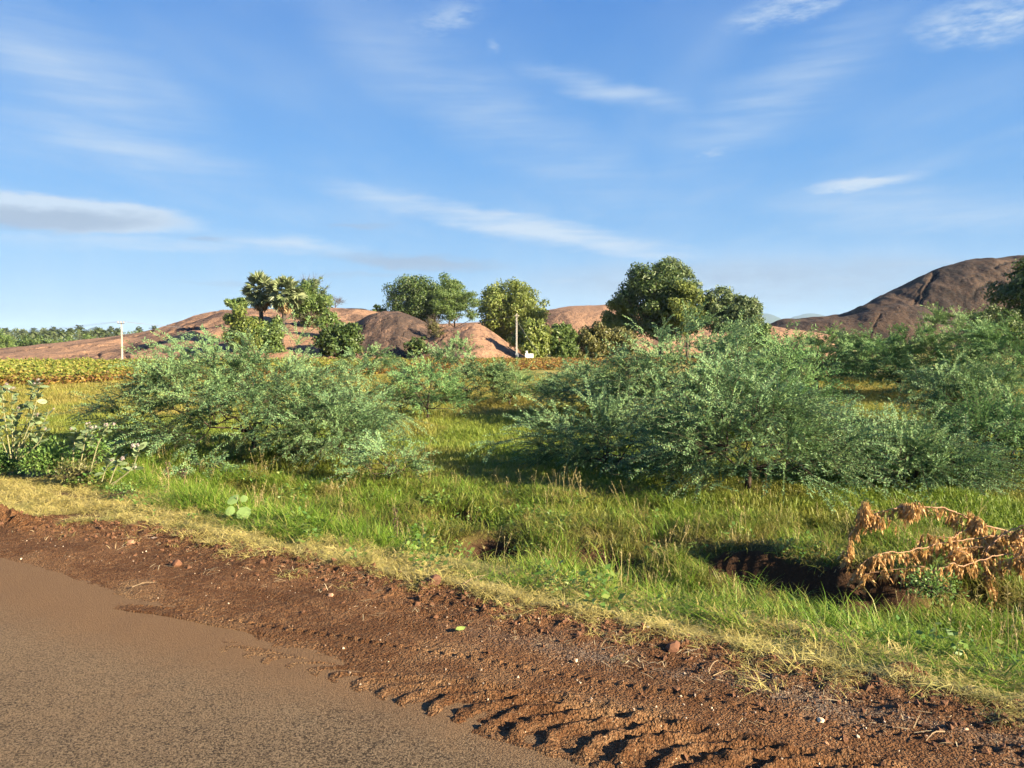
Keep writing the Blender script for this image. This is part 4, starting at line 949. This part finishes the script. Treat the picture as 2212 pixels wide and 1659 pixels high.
# seed heads and broad-leaved weeds among the grass
m_seed, b = material('seed_head_straw'); b.surf(b.ramp(b.island(), [(.1, (.22, .19, .07)), (.5, (.34, .28, .12)), (.9, (.46, .38, .20))]), .7, None, .2, .2)
def seed_tuft(g):
    n = 4; p = np.zeros((n, 3)); p[:, :2] = g.normal(0, .05, (n, 2)); d_ = nrm(np.stack([g.normal(0, .2, n), g.normal(0, .2, n), np.ones(n)], -1)); L = g.uniform(.3, .55, n)[:, None]
    V1, Q1 = tubes(p, p + d_ * L, np.full(n, .0022), np.full(n, .0016), 3)
    k = 10; q = np.repeat(p + d_ * L, k, 0) - np.repeat(d_ * L, k, 0) * g.uniform(0, .28, (n * k, 1)); dd = nrm(np.repeat(d_, k, 0) + g.normal(size=(n * k, 3)) * .5)
    V, Q = join([(V1, Q1), leaves(q, dd, g.normal(size=(n * k, 3)), np.full(n * k, .03), np.full(n * k, .007))]); return mesh('seed_tuft', V, quads=Q, mat=m_seed)
m_weed = leaf_mat('weed_leaf', [(.07, .16, .03), (.10, .20, .04), (.14, .24, .05), (.20, .26, .06)], .3, .5, .3, 2)
def weed_tuft(g):
    n = 26; a = g.uniform(0, 6.283, n); z = g.uniform(.02, .22, n); r = g.uniform(.01, .11, n); p = np.stack([r * np.cos(a), r * np.sin(a), z], -1); d_ = np.stack([np.cos(a), np.sin(a), g.normal(.1, .4, n)], -1)
    V, Q = leaves(p, d_, nrm(g.normal(size=(n, 3)) * .5 + [0, 0, 1]), g.uniform(.03, .07, n), g.uniform(.02, .045, n)); return mesh('weed_tuft', V, quads=Q, mat=m_weed)
n = 420; s = g.uniform(-12, 6, n); u = .2 + 7 * g.random(n); x, y = xy(s, t_crest(s) + u); keep = in_view(x, y) & (fbm(x * .7, y * .7, 111, 2) > -.1) & (g.random(n) > bare(x, y) * 2); x, y = x[keep], y[keep]; n = len(x)
scatter('seed_grass', 'thin straw-coloured seed stalks among the green grass', 'grass', stand(x, y), rots(n, .15), scales(g.uniform(.6, 1.1, n), n), [seed_tuft(g) for _ in range(4)], g)
n = 1100; s = g.uniform(-13, 6, n); u = -.5 + 6 * g.random(n); x, y = xy(s, t_crest(s) + u); keep = in_view(x, y) & (fbm(x * .9, y * .9, 113, 2) > .12); x, y = x[keep], y[keep]; n = len(x)
scatter('ground_weeds', 'low broad-leaved weeds mixed into the grass', 'weeds', stand(x, y), rots(n, .15), scales(g.uniform(.5, 1.2, n), n), [weed_tuft(g) for _ in range(4)], g)

# ------------------------------------------------------------------ crop field before the rocks
m_crop, b = material('crop_leaf'); p = b.pos(); px, py, pz = b.sep(p); i = b.island()
gr = b.ramp(i, [(.1, (.10, .15, .022)), (.35, (.16, .20, .032)), (.6, (.23, .24, .045)), (.9, (.32, .28, .065))])
og = b.ramp(i, [(.1, (.26, .20, .04)), (.4, (.33, .22, .05)), (.65, (.30, .15, .05)), (.9, (.19, .09, .04))])
rip = b.noise(b.map(p, (1, 1, .3)), .22, 3, .6)
k = b.step((pz + .8) * -1.3 + (rip - .5) * 2.0 + i * .5 + b.step(px, -22.0, -6.0) * .42, -.62, .10)
b.surf(b.mix(k, gr, og), .55, None, .3, .3, b.mix(k, gr, og))
def crop_plant(g):
    n = 46; z = g.uniform(.12, .86, n); r = .26 * (1 - ((z - .45) / .6) ** 2) * g.uniform(.4, 1.2, n); a = g.uniform(0, 6.283, n)
    p = np.stack([r * np.cos(a), r * np.sin(a), z], -1); d = np.stack([np.cos(a), np.sin(a), g.normal(-.2, .4, n)], -1); nn = nrm(g.normal(size=(n, 3)) * .9 + [0, 0, .6] + d * .6)
    V1, Q1 = leaves(p, d, nn, g.uniform(.10, .19, n), g.uniform(.09, .15, n))
    V2, Q2 = tubes([[0, 0, 0]], [[.02, 0, .8]], [.012], [.005], 3)
    V, Q = join([(V1, Q1), (V2, Q2)]); return mesh('crop_plant', V, quads=Q, mat=m_crop)
crop = [crop_plant(g) for _ in range(6)]
n = 26000; x = g.uniform(-62, 40, n); y = g.uniform(38, 92, n)
fr = np.interp(x, [-62, -28, -16, -6, 4, 14, 40], [38.5, 39, 54, 60, 66, 80, 84]); bk = np.interp(x, [-62, -30, -10, 0, 40], [69, 71, 78, 88, 92])
keep = (y > fr + .5 * fbm(x * .4, y * .4, 103, 2)) & (y < bk) & (np.abs(x) < .78 * y); x, y = x[keep], y[keep]; n = len(x)
y = np.round(y / .75) * .75 + g.normal(0, .1, n)
zk = np.interp(x, [-30, -8, 0, 10], [.82, .75, .58, .52]) * (1 + .25 * fbm(x * .3, y * .3, 105, 2))
scatter('crop_plants', 'leafy yellowing crop in a wide strip before the rocks', 'crop', stand(x, y), rots(n, .1), scales(g.uniform(.9, 1.35, n), n, zk), crop, g)
# ------------------------------------------------------------------ poles and wires
m_conc, b = material('weathered_concrete'); f = b.noise(b.map(b.pos(), (1, 1, .3)), 5, 4, .6); b.surf(b.mix(f, (.34, .32, .28), (.47, .44, .39)), .85, b.bump(f, .3, .01))
m_iron, b = material('dull_iron'); b.surf((.10, .085, .075), .6, None, .4)
m_porc, b = material('porcelain'); b.surf((.5, .42, .36), .25, None, .5)
m_wire, b = material('aluminium_wire'); b.surf((.30, .30, .31), .5, None, .4, metallic=.3)
m_white, b = material('whitewash'); f = b.noise(b.pos(), 3, 4, .6); b.surf(b.mix(f, (.58, .57, .54), (.72, .71, .68)), .8)
m_grey, b = material('grey_enamel'); b.surf((.20, .21, .23), .45, None, .4)
def box(cx, cy, cz, sx, sy, sz, bev=0.0):
    import bmesh
    bm = bmesh.new(); bmesh.ops.create_cube(bm, size=1)
    bmesh.ops.scale(bm, vec=(sx, sy, sz), verts=bm.verts); bmesh.ops.translate(bm, vec=(cx, cy, cz), verts=bm.verts)
    if bev: bmesh.ops.bevel(bm, geom=list(bm.edges), offset=bev, segments=1, affect='EDGES')
    me = bpy.data.meshes.new('box'); bm.to_mesh(me); bm.free(); return me
def bobj(name, me, mt, parent): me.materials.append(mt); return obj(name, me, parent)
def pole(label, u, vtop, D, arm=True):
    top = P(u, vtop, D); z0 = -1.1; h = top.z - z0
    root = empty('utility_pole', (top.x, top.y, z0)); tag(root, label, 'pole', 'concrete power poles')
    me = box(0, 0, 0, 1, 1, 1)
    for v in me.vertices:
        k = .15 if v.co.z < 0 else .10
        v.co = (v.co.x * k, v.co.y * k * .8, 0 if v.co.z < 0 else h)
    bobj('post', me, m_conc, root)
    ends = []
    if arm:
        ca = bobj('crossarm', box(0, -.09, h - .12, 0.72, .06, .07), m_iron, root)
        for x in (-.3, 0, .3):
            V, Q = poly_tube([[x, -.09, h - .08], [x, -.09, h + .10]], .035, .03, 6); obj('insulator', mesh('insulator', V, quads=Q, mat=m_porc), ca)
            ends.append(Vector((top.x + x, top.y - .09, z0 + h + .08)))
    return root, h, ends
def wire(label, a, c, sag, r=.012):
    t = np.linspace(0, 1, 24)[:, None]; a, c = np.array(a), np.array(c); p = a + (c - a) * t; p[:, 2] -= (4 * sag * t * (1 - t))[:, 0]
    V, Q = poly_tube(p, r, r, 4); tag(obj('overhead_wire', mesh('overhead_wire', V, quads=Q, mat=m_wire)), label, 'wire', 'overhead power wires')
r1, h1, e1 = pole('pale concrete pole with a crossarm before the long rock', 262, 696, 79)
r2, h2, e2 = pole('pale concrete pole with a grey meter box beside the rounded tree', 1116.5, 677, 88, False)
bobj('meter_box', box(0, -.16, 1.15, .34, .16, .42, .02), m_grey, r2)
V, Q = poly_tube([[-.12, -.07, 1.2], [-.12, -.07, h2 - .5]], .02, .02, 5); obj('conduit', mesh('conduit', V, quads=Q, mat=m_grey), r2)
br = bobj('bracket', box(0, -.07, h2 - .35, .5, .06, .06), m_iron, r2)
for x in (-.2, .2):
    V, Q = poly_tube([[x, -.07, h2 - .32], [x, -.07, h2 - .18]], .035, .03, 6); obj('insulator', mesh('insulator', V, quads=Q, mat=m_porc), br)
t2 = P(1116.5, 677, 88)
wl = P(-140, 716, 230); wr = P(520, 706, 200)
for k, nm in ((0, 'upper'), (2, 'lower')):
    wire('%s thin power wire sagging from the left pole over the palms' % nm, e1[k], wl + Vector((k * .3, 0, -k * .3)), .9)
    wire('%s thin power wire from the left pole to behind the rock' % nm, e1[k], wr + Vector((k * .3, 0, -k * .3)), .5)
wire('slanting stay wire from the pole beside the rounded tree to the ground', t2 - Vector((0, 0, .9)), P(1166, 768, 84), .0, .011)
wire('thin service wire from the meter-box pole to the rock saddle', t2 - Vector((.2, 0, .25)), P(940, 694, 125), .5, .011)
p_ = P(1143, 774, 87); mk = empty('boundary_marker', (p_.x, p_.y, -.85)); tag(mk, 'small whitewashed block with a knob on top beside the pole', 'marker')
bobj('block', box(0, 0, .55, .95, .6, 1.1, .03), m_white, mk); bobj('knob', box(-.28, 0, 1.25, .22, .25, .34, .02), m_white, mk)

# ------------------------------------------------------------------ stones and bits on the mud
def stone(label, u, v, size, col, seed, z=.02, flat=.6, name='stone', cat='stone'):
    import bmesh
    g = np.random.default_rng(seed); bm = bmesh.new(); bmesh.ops.create_icosphere(bm, subdivisions=2, radius=1)
    cut = [(nrm(g.normal(size=3)), g.uniform(.55, .85)) for _ in range(9)]
    for vtx in bm.verts:
        c = np.array(vtx.co)
        for nn, d in cut:
            k = c @ nn
            if k > d: c = c - nn * (k - d) * .9
        vtx.co = c * [1, .8, flat] * (1 + .06 * g.normal())
    me = bpy.data.meshes.new(name); bm.to_mesh(me); bm.free()
    m, b = material('stone_%d' % seed); f = b.noise(b.pos(), 60, 3, .6); b.surf(b.mix(f, tuple(x * .7 for x in col), tuple(min(1, x * 1.2) for x in col)), .85, b.bump(f, .5, .004)); me.materials.append(m)
    p_ = G(u, v, z); o = obj(name, me, None, p_, (g.uniform(-.3, .3), g.uniform(-.3, .3), g.uniform(0, 6)), size / 2)
    return tag(o, label, cat, 'stones lying on the mud')
stone('largest pale cream stone on the gravelly mud', 1772, 1556, .050, (.62, .48, .32), 1)
stone('small cream pebble right of the largest pale stone', 1853, 1590, .022, (.62, .50, .34), 2)
stone('orange pebble below the largest pale stone', 1786, 1606, .026, (.50, .27, .14), 3)
stone('brown stone with a dark shadow in the upper mud', 283, 1172, .085, (.30, .17, .10), 4)
stone('grey flat stone beside the brown stone in the upper mud', 333, 1163, .08, (.20, .16, .14), 5, flat=.3)
stone('ochre stone in the middle of the smooth mud', 716, 1286, .06, (.42, .25, .15), 6)
stone('white stone half under the verge straw', 1400, 1356, .045, (.48, .45, .40), 7, .03)
stone('pale yellow pebble near the narrow wheel track', 1245, 1427, .026, (.66, .50, .30), 8)
stone('tan stone below the bare end of the verge', 2086, 1576, .03, (.50, .32, .20), 9)
stone('dark red clod near the middle of the verge edge', 938, 1196 + 60, .13, (.11, .052, .03), 10, .05, .8, 'mud_clod', 'clod')
stone('rounded red clod on the mud left of the verge clod', 380, 1217, .10, (.14, .065, .035), 11, .03, .7, 'mud_clod', 'clod')
stone('crumbled red clod on the mud by the straw tuft', 1455, 1400, .11, (.13, .06, .033), 12, .03, .7, 'mud_clod', 'clod')
m_fl, b = material('fallen_green_leaf'); b.surf((.30, .40, .10), .5, None, .3, .3)
V = np.array([[-.03, 0, 0], [-.012, .018, .008], [.018, .016, .014], [.036, 0, .02], [.018, -.016, .010], [-.012, -.018, .004]]); me = mesh('fallen_leaf', V, F=[(0, 1, 5), (1, 2, 4, 5), (2, 3, 4)], mat=m_fl)
tag(obj('fallen_leaf', me, None, G(993, 1360, .035), (.2, .25, .6)), 'single pale green fallen leaf on the brown mud', 'leaf')
m_stick = bark_mat('dry_stick', (.14, .095, .055), (.27, .20, .125))
for u0, v0, u1, v1, lb in ((1000, 1262, 1048, 1242, 'pale stick lying at the verge edge left of the hollow'), (2070 - 30, 1580, 2000, 1600, 'short pale stick on the gravelly mud'), (285, 1268, 338, 1258, 'thin twig on the smooth mud at the left'), (1530, 1452, 1552, 1426, 'short upright dry stalk on the mud')):
    a, c = G(u0, v0, .035), G(u1, v1, .045); V, Q = poly_tube(spline([a, (a + c) / 2 + Vector((0, .01, .012)), c], 6), .0042, .002, 5)
    tag(obj('stick', mesh('stick', V, quads=Q, mat=m_stick)), lb, 'stick', 'sticks on the mud')
# pebbles nobody counts
g = np.random.default_rng(91); n = 5200; s = g.uniform(-6.5, 3.4, n); t = g.uniform(-2.3, -.5, n); x, y = xy(s, t)
zz_ = mud_parts(s, t, x, y)[0]; keep = (zz_ > .004) & (g.random(n) < .35 + .65 * sstep(s, -.5, 1.5)); x, y, zz_ = x[keep], y[keep], zz_[keep]; n = len(x)
m_peb, b = material('gravel'); o_ = b.out(b.node('ShaderNodeObjectInfo'), 'Random'); b.surf(b.ramp(o_, [(.1, (.07, .036, .02)), (.4, (.14, .07, .038)), (.65, (.20, .13, .08)), (.85, (.28, .22, .17)), (.97, (.55, .44, .31))]), .85)
pv = nrm(np.array([[1, 0, .1], [0, 1, -.1], [-1, .1, 0], [.1, -1, .1], [0, .1, 1], [0, 0, -1.]])) * .5
pebm = [mesh('pebble', pv * g.uniform(.6, 1.2, (6, 1)), F=[(0, 1, 4), (1, 2, 4), (2, 3, 4), (3, 0, 4), (1, 0, 5), (2, 1, 5), (3, 2, 5), (0, 3, 5)], mat=m_peb) for _ in range(5)]
sz = .005 + .016 * g.random(n) ** 3.2
scatter('gravel', 'small crumbs of soil and gravel over the mud', 'gravel', np.stack([x, y, zz_ + sz * .15], -1), rots(n, 1.5), scales(sz, n), pebm, g)
n = 2600; s = g.uniform(-6.5, 3.4, n); t = t_edge(s) - np.abs(g.normal(0, .35, n)) + .06; x, y = xy(s, t); zz_ = mud_parts(s, t, x, y)[0]
m_cl, b = material('clod_soil'); f = b.noise(b.pos(), 60, 3, .6); b.surf(b.mix(f, (.06, .028, .015), (.17, .082, .042)), .9, b.bump(f, .8, .01))
clm = [mesh('clod', pv * g.uniform(.6, 1.2, (6, 1)) * [1, 1, .7], F=[(0, 1, 4), (1, 2, 4), (2, 3, 4), (3, 0, 4), (1, 0, 5), (2, 1, 5), (3, 2, 5), (0, 3, 5)], mat=m_cl) for _ in range(5)]
sz = .010 + .045 * g.random(n) ** 4; ok = zz_ > -.05
scatter('soil_crumbs', 'crumbled red soil along the verge edge', 'soil', np.stack([x, y, zz_ + sz * .1], -1)[ok], rots(ok.sum(), 1.5), scales(sz[ok], ok.sum()), clm, g)

# ------------------------------------------------------------------ verge plants at the left
m_cal = leaf_mat('milkweed_leaf', [(.11, .175, .075), (.15, .215, .10), (.19, .255, .125), (.23, .27, .10)], .25, .5, .3, 3)
m_calst = bark_mat('milkweed_stem', (.16, .165, .08), (.28, .26, .14))
m_flower, b = material('pale_lilac_flower'); i = b.island(); b.surf(b.ramp(i, [(.1, (.42, .36, .33)), (.5, (.48, .43, .38)), (.9, (.27, .18, .20))]), .6, None, .3, .2)
def oval(L, W):
    V = [[0, 0, 0], [.2 * L, .36 * W, .02 * L], [.55 * L, .5 * W, .03 * L], [.85 * L, .32 * W, -.01 * L], [L, 0, -.06 * L], [.85 * L, -.32 * W, -.01 * L], [.55 * L, -.5 * W, .03 * L], [.2 * L, -.36 * W, .02 * L]]
    return np.array(V), [(0, 1, 7), (1, 2, 6, 7), (2, 3, 5, 6), (3, 4, 5)]
V, F_ = oval(.13, .075); me_leaf = mesh('leaf', V, F=F_, mat=m_cal)
def flower_mesh(seed):
    g = np.random.default_rng(seed); n = 60; d = nrm(g.normal(size=(n, 3)) + [0, 0, .7]); p = d * .04 * g.uniform(.5, 1.1, (n, 1)); V, Q = leaves(p, nrm(np.cross(d, g.normal(size=(n, 3)))), d, np.full(n, .022), np.full(n, .018))
    return mesh('flower_cluster', V, quads=Q, mat=m_flower)
flw = [flower_mesh(k) for k in range(3)]
def milkweed(label, stems, D, seed, leafy=1.0):
    """stems: photo polylines foot to tip"""
    g = np.random.default_rng(seed); f0 = P(*stems[0][0], D); root = empty('milkweed', (f0.x, f0.y, f0.z)); tag(root, label, 'plant', 'flowering milkweeds on the verge')
    for k, sp in enumerate(stems):
        dd = D + g.normal() * .12; pts = [P(u, v, dd) - f0 for u, v in sp]
        pts = spline(pts, 12); V, Q = poly_tube(pts, .0085, .0045, 6); st_o = obj('stem', mesh('stem', V, quads=Q, mat=m_calst, smooth=True), root)
        L = np.linalg.norm(pts[-1] - pts[0]); nl = int(leafy * (7 + L * 20))
        for j in range(nl):
            f = g.random() ** .7; f = .2 + .8 * f; i_ = min(int(f * 11), 10); p_ = pts[i_] * (1 - (f * 11 - i_)) + pts[i_ + 1] * (f * 11 - i_)
            obj('leaf', me_leaf, st_o, p_, Euler((g.normal() * .4, g.uniform(-1.0, .15), j * 2.4 + g.normal() * .4)), g.uniform(.55, 1.0))
        for j in range(1 + int(g.random() * 2.6)):
            obj('flower_cluster', flw[j % 3], st_o, pts[-1] + np.array([g.normal() * .03, g.normal() * .03, .02]), (0, 0, g.uniform(0, 6)), g.uniform(.4, .75))
milkweed('tallest milkweed clump at the picture edge, bare yellowish stems', [[(24, 990), (10, 900), (4, 834)], [(28, 990), (26, 910), (26, 842)], [(30, 992), (60, 900), (74, 824)], [(34, 990), (70, 900), (86, 832)], [(36, 992), (84, 930), (107, 888)], [(34, 990), (66, 930), (82, 898)], [(26, 990), (34, 930), (37, 884)], [(20, 992), (0, 940), (-14, 890)], [(40, 994), (80, 960), (96, 930)]], 10.0, 51, 1.1)
milkweed('milkweed with twin lilac flower heads right of the bright leafy bush', [[(157, 1012), (160, 965), (165, 930)], [(172, 1012), (184, 950), (190, 918)], [(176, 1012), (192, 960), (201, 926)]], 9.7, 52, 1.2)
milkweed('single tall bent milkweed stem with a yellow leaf near its tip', [[(192, 1030), (210, 965), (222, 940), (234, 920)]], 9.4, 53, .5)
milkweed('short milkweed with broad pale leaves low by the verge', [[(220, 1040), (228, 1015), (236, 1000)], [(238, 1042), (250, 1010), (265, 994)]], 9.2, 54, 1.3)
milkweed('leaning milkweed with a long bare curved tip', [[(240, 1046), (270, 1026), (287, 1008), (296, 985), (302, 966)], [(244, 1048), (276, 1020), (292, 1012)]], 9.1, 55, .6)
# bright leafy bush
def leafy_bush(name, label, u, v, D, h, r, n, leafL, mat, seed, zoff=0.0):
    g = np.random.default_rng(seed); p0 = P(u, v, D); root = empty(name, p0); tag(root, label, 'bush')
    pts = bush_points(h, r, r * .8, 110, g, 2.2, .1, (0, 0), 5); pts, par, cnt = arbor(np.concatenate([np.zeros((1, 3)), pts]), .3)
    V, Q = branches(pts, par, cnt, .018, .003); obj('stems', mesh('stems', V, quads=Q, mat=M_twig), root)
    tip = pts[1:]; ci = g.integers(0, len(tip), n); d = nrm(g.normal(size=(n, 3)) + [0, 0, .3]); pos = tip[ci] + d * g.uniform(.02, .10, (n, 1))
    nn = nrm(g.normal(size=(n, 3)) * .6 + [0, -.2, .9]); V, Q = leaves(pos, d, nn, leafL * g.uniform(.7, 1.3, n), leafL * .55 * g.uniform(.8, 1.2, n)); obj('crown', mesh('crown', V, quads=Q, mat=mat), root)
m_br = leaf_mat('bright_verge_leaf', [(.075, .15, .035), (.10, .19, .045), (.14, .24, .055), (.17, .26, .06)], .3, .5, .3, 3)
leafy_bush('leafy_bush', 'bright green small-leaved bush among the milkweeds', 108, 1032, 9.9, .50, .30, 2600, .042, m_br, 61)
leafy_bush('leafy_bush', 'shadowed green bush at the picture edge under the milkweed', 12, 1026, 10.2, .38, .30, 1700, .042, m_br, 62)
leafy_bush('leafy_bush', 'brownish low weed between the milkweeds', 165, 1040, 9.4, .24, .26, 900, .036, M_olive, 63)
leafy_bush('leafy_bush', 'thin green weed at the foot of the bent milkweed', 206, 1000, 9.9, .34, .16, 520, .05, m_br, 64)
leafy_bush('leafy_bush', 'tiny yellow-green weed at the verge crest', 265, 1075, 8.6, .10, .16, 300, .03, m_br, 65)
leafy_bush('leafy_bush', 'bright clover-like weed in the grass below the dead branch', 2010, 1290, 7.0, .22, .24, 620, .035, m_br, 66)
leafy_bush('leafy_bush', 'small grey weed growing out of the mud', 1830, 1478 + 20, 3.95, .07, .07, 120, .02, m_cal, 67)
# round-leaved plant in the grass
m_rl = leaf_mat('round_soft_leaf', [(.20, .32, .10), (.25, .37, .12), (.28, .40, .13)], .4, .5, .2, 3)
V, F_ = oval(.115, .125); me_rl = mesh('leaf', V, F=F_, mat=m_rl)
f0 = P(517, 1142, 7.75); root = empty('round_leaved_plant', f0); tag(root, 'pale green plant with few large round leaves in the grass', 'plant')
V, Q = poly_tube(spline([[0, 0, -.15], [.0, 0, .12], [-.02, 0, .33]], 8), .009, .005, 5); obj('stem', mesh('stem', V, quads=Q, mat=m_calst), root)
for u, v, ry, rz, k in ((512, 1085, -.3, 2.4, 1.1), (524, 1095, .15, -.9, 1.25), (506, 1105, .1, 2.9, .9), (520, 1122, .3, -1.3, 1.0), (514, 1108, -.2, -.2, .8), (524, 1080, -.1, .5, .7)):
    p_ = P(u, v, 7.75) - f0; lf = obj('leaf', me_rl, root, (p_.x * .6, -.03, p_.z), None, k); lf.rotation_mode = 'ZYX'; lf.rotation_euler = (.95 + ry * .6, ry * .5, rz)

# dried seed stalks
for u, vt, vb, D, lb in ((362, 998, 1050, 9.8, 'thin brown seed stalk in the grass near the knee-high bush'), (396, 1012, 1045, 9.9, 'shorter brown seed stalk in the grass near the knee-high bush'), (855, 1092, 1180, 8.2, 'dark dry weed head standing in the tall grass')):
    f0 = P(u, vb, D); hh = P(u, vt, D).z - f0.z; root = empty('seed_stalk', f0); tag(root, lb, 'stalk', 'dry seed stalks in the grass')
    V, Q = poly_tube(spline([[0, 0, -.1], [.02, 0, hh * .5], [-.02, 0, hh]], 8), .005, .003, 4); obj('stem', mesh('stem', V, quads=Q, mat=m_stick), root)
    g = np.random.default_rng(u); n = 70; z = hh * g.uniform(.35, 1, n); d = nrm(g.normal(size=(n, 3))); V, Q = leaves(np.stack([g.normal(size=n) * .02, g.normal(size=n) * .02, z], -1), d, nrm(g.normal(size=(n, 3))), np.full(n, .03), np.full(n, .016))
    obj('seed_head', mesh('seed_head', V, quads=Q, mat=M_twig), root)

# ------------------------------------------------------------------ dead branch with hanging withered leaves
m_wl = leaf_mat('withered_leaf', [(.25, .125, .038), (.37, .205, .065), (.47, .285, .10), (.54, .36, .16)], .25, .65, .2, 4)
m_db = bark_mat('dead_branch_bark', (.26, .15, .085), (.46, .29, .18))
def withered(seed):
    g = np.random.default_rng(seed); n = 12; z = -np.linspace(.0, .10, n); a = g.uniform(0, 6.283, n); d = np.stack([np.cos(a) * .28, np.sin(a) * .28, np.full(n, -1.)], -1)
    p = np.stack([.006 * np.cos(a), .006 * np.sin(a), z], -1); nn = np.stack([np.cos(a), np.sin(a), np.full(n, .25)], -1)
    V, Q = leaves(p, d, nn, g.uniform(.04, .065, n), g.uniform(.014, .022, n)); return mesh('withered_leaf', V, quads=Q, mat=m_wl)
wl_ = [withered(k) for k in range(5)]
root0 = P(2260, 1150, 7.9); root = empty('dead_branch', root0); tag(root, 'fallen dead branch with withered orange leaves hanging over the ditch', 'branch')
arcs = [([(2290, 1128), (2212, 1139), (2183, 1148), (2114, 1132), (2080, 1114), (2037, 1100), (1960, 1099), (1901, 1114), (1863, 1132), (1838, 1158), (1830, 1190), (1822, 1206)], 7.9, .015, 1.0),
        ([(2290, 1160), (2212, 1162), (2132, 1166), (2029, 1178), (1953, 1190), (1901, 1189), (1863, 1204), (1838, 1238)], 7.6, .011, 1.0),
        ([(2250, 1196), (2150, 1205), (2080, 1219), (2045, 1212), (2009, 1225), (1978, 1219), (1940, 1230), (1876, 1243)], 7.35, .009, .8),
        ([(2240, 1132), (2212, 1141), (2170, 1168), (2137, 1199), (2127, 1245), (2119, 1296)], 7.45, .012, 1.5),
        ([(2270, 1180), (2212, 1196), (2165, 1220), (2140, 1253), (2150, 1272)], 7.3, .008, .8),
        ([(1880, 1122), (1864, 1105), (1858, 1080)], 7.9, .006, 1.6), ([(1893, 1118), (1884, 1102), (1876, 1085)], 7.9, .006, 1.6), ([(1962, 1100), (1966, 1092), (1970, 1080)], 7.9, .006, 1.8),
        ([(2110, 1132), (2106, 1120), (2100, 1106)], 7.85, .006, 1.4), ([(2140, 1140), (2080, 1150), (2040, 1156), (1990, 1152)], 7.75, .007, .9), ([(2100, 1190), (2060, 1182), (2090, 1200), (2084, 1232)], 7.5, .006, 1.2),
        ([(2270, 1170), (2200, 1176), (2120, 1186), (2060, 1196)], 7.5, .008, .9), ([(1990, 1180), (1960, 1152), (1935, 1128)], 7.8, .005, .15), ([(2260, 1150), (2215, 1158), (2200, 1185), (2190, 1215)], 7.4, .007, 1.1)]
g = np.random.default_rng(17); spots = []
for pts, D, r, dn in arcs:
    q = spline([np.array(P(u, v, D) - root0) for u, v in pts], 8 * len(pts)); q[:, 1] += .10 * np.sin(np.linspace(0, 5, len(q)) + g.uniform(0, 6))
    q = q + .012 * np.stack([fbm(np.arange(len(q)) * .35, np.full(len(q), 3.3 + D), k_, 3) for k_ in (1, 2, 3)], -1)
    V, Q = poly_tube(q, r * .75, r * .28, 6); bo = obj('bough', mesh('bough', V, quads=Q, mat=m_db, smooth=True), root)
    L = np.linalg.norm(np.diff(q, axis=0), axis=1).sum()
    for k in range(int(L * 58 * dn)):
        f = min(.999, abs(g.normal(.6, .34)) if g.random() < .3 else g.uniform(.12, 1.0)) * (len(q) - 1.01); i_ = int(f); p_ = q[i_] + (q[i_ + 1] - q[i_]) * (f - i_)
        spots.append((bo, k % 5, p_ + g.normal(size=3) * [.012, .03, .012], Euler((g.normal() * .30, g.normal() * .30, g.uniform(0, 6.28))), g.uniform(.5, 1.35)))
order = sorted(range(len(spots)), key=lambda k: -spots[k][4])
for k in order[:290]:                                   # the largest singly, the small rest as one part
    bo, mi, p_, ro, s_ = spots[k]; obj('withered_leaf', wl_[mi], bo, p_, ro, s_)
parts = []
for k in order[290:]:
    bo, mi, p_, ro, s_ = spots[k]; v_ = np.empty(len(wl_[mi].vertices) * 3, np.float32); wl_[mi].vertices.foreach_get('co', v_)
    parts.append((v_.reshape(-1, 3) @ np.array(ro.to_matrix()).T * s_ + p_, np.arange(len(v_) // 3).reshape(-1, 4)))
V, Q = join(parts); tag(obj('small_withered_leaves', mesh('small_withered_leaves', V, quads=Q, mat=m_wl), root), kind='stuff')
# ------------------------------------------------------------------ the air
me = box(0, 0, 0, 36000, 36000, 392); bx_ = obj('haze', me, None, (0, 0, 190)); tag(bx_, 'thin bluish haze over the whole plain', 'haze', kind='stuff')
m_h = bpy.data.materials.new('haze'); m_h.use_nodes = True; nt = m_h.node_tree; nt.nodes.clear()
vp = nt.nodes.new('ShaderNodeVolumePrincipled'); vp.inputs['Color'].default_value = (.50, .72, .98, 1); vp.inputs['Density'].default_value = 0.6e-4; vp.inputs['Anisotropy'].default_value = 0.0
mo = nt.nodes.new('ShaderNodeOutputMaterial'); nt.links.new(vp.outputs[0], mo.inputs['Volume']); me.materials.append(m_h)
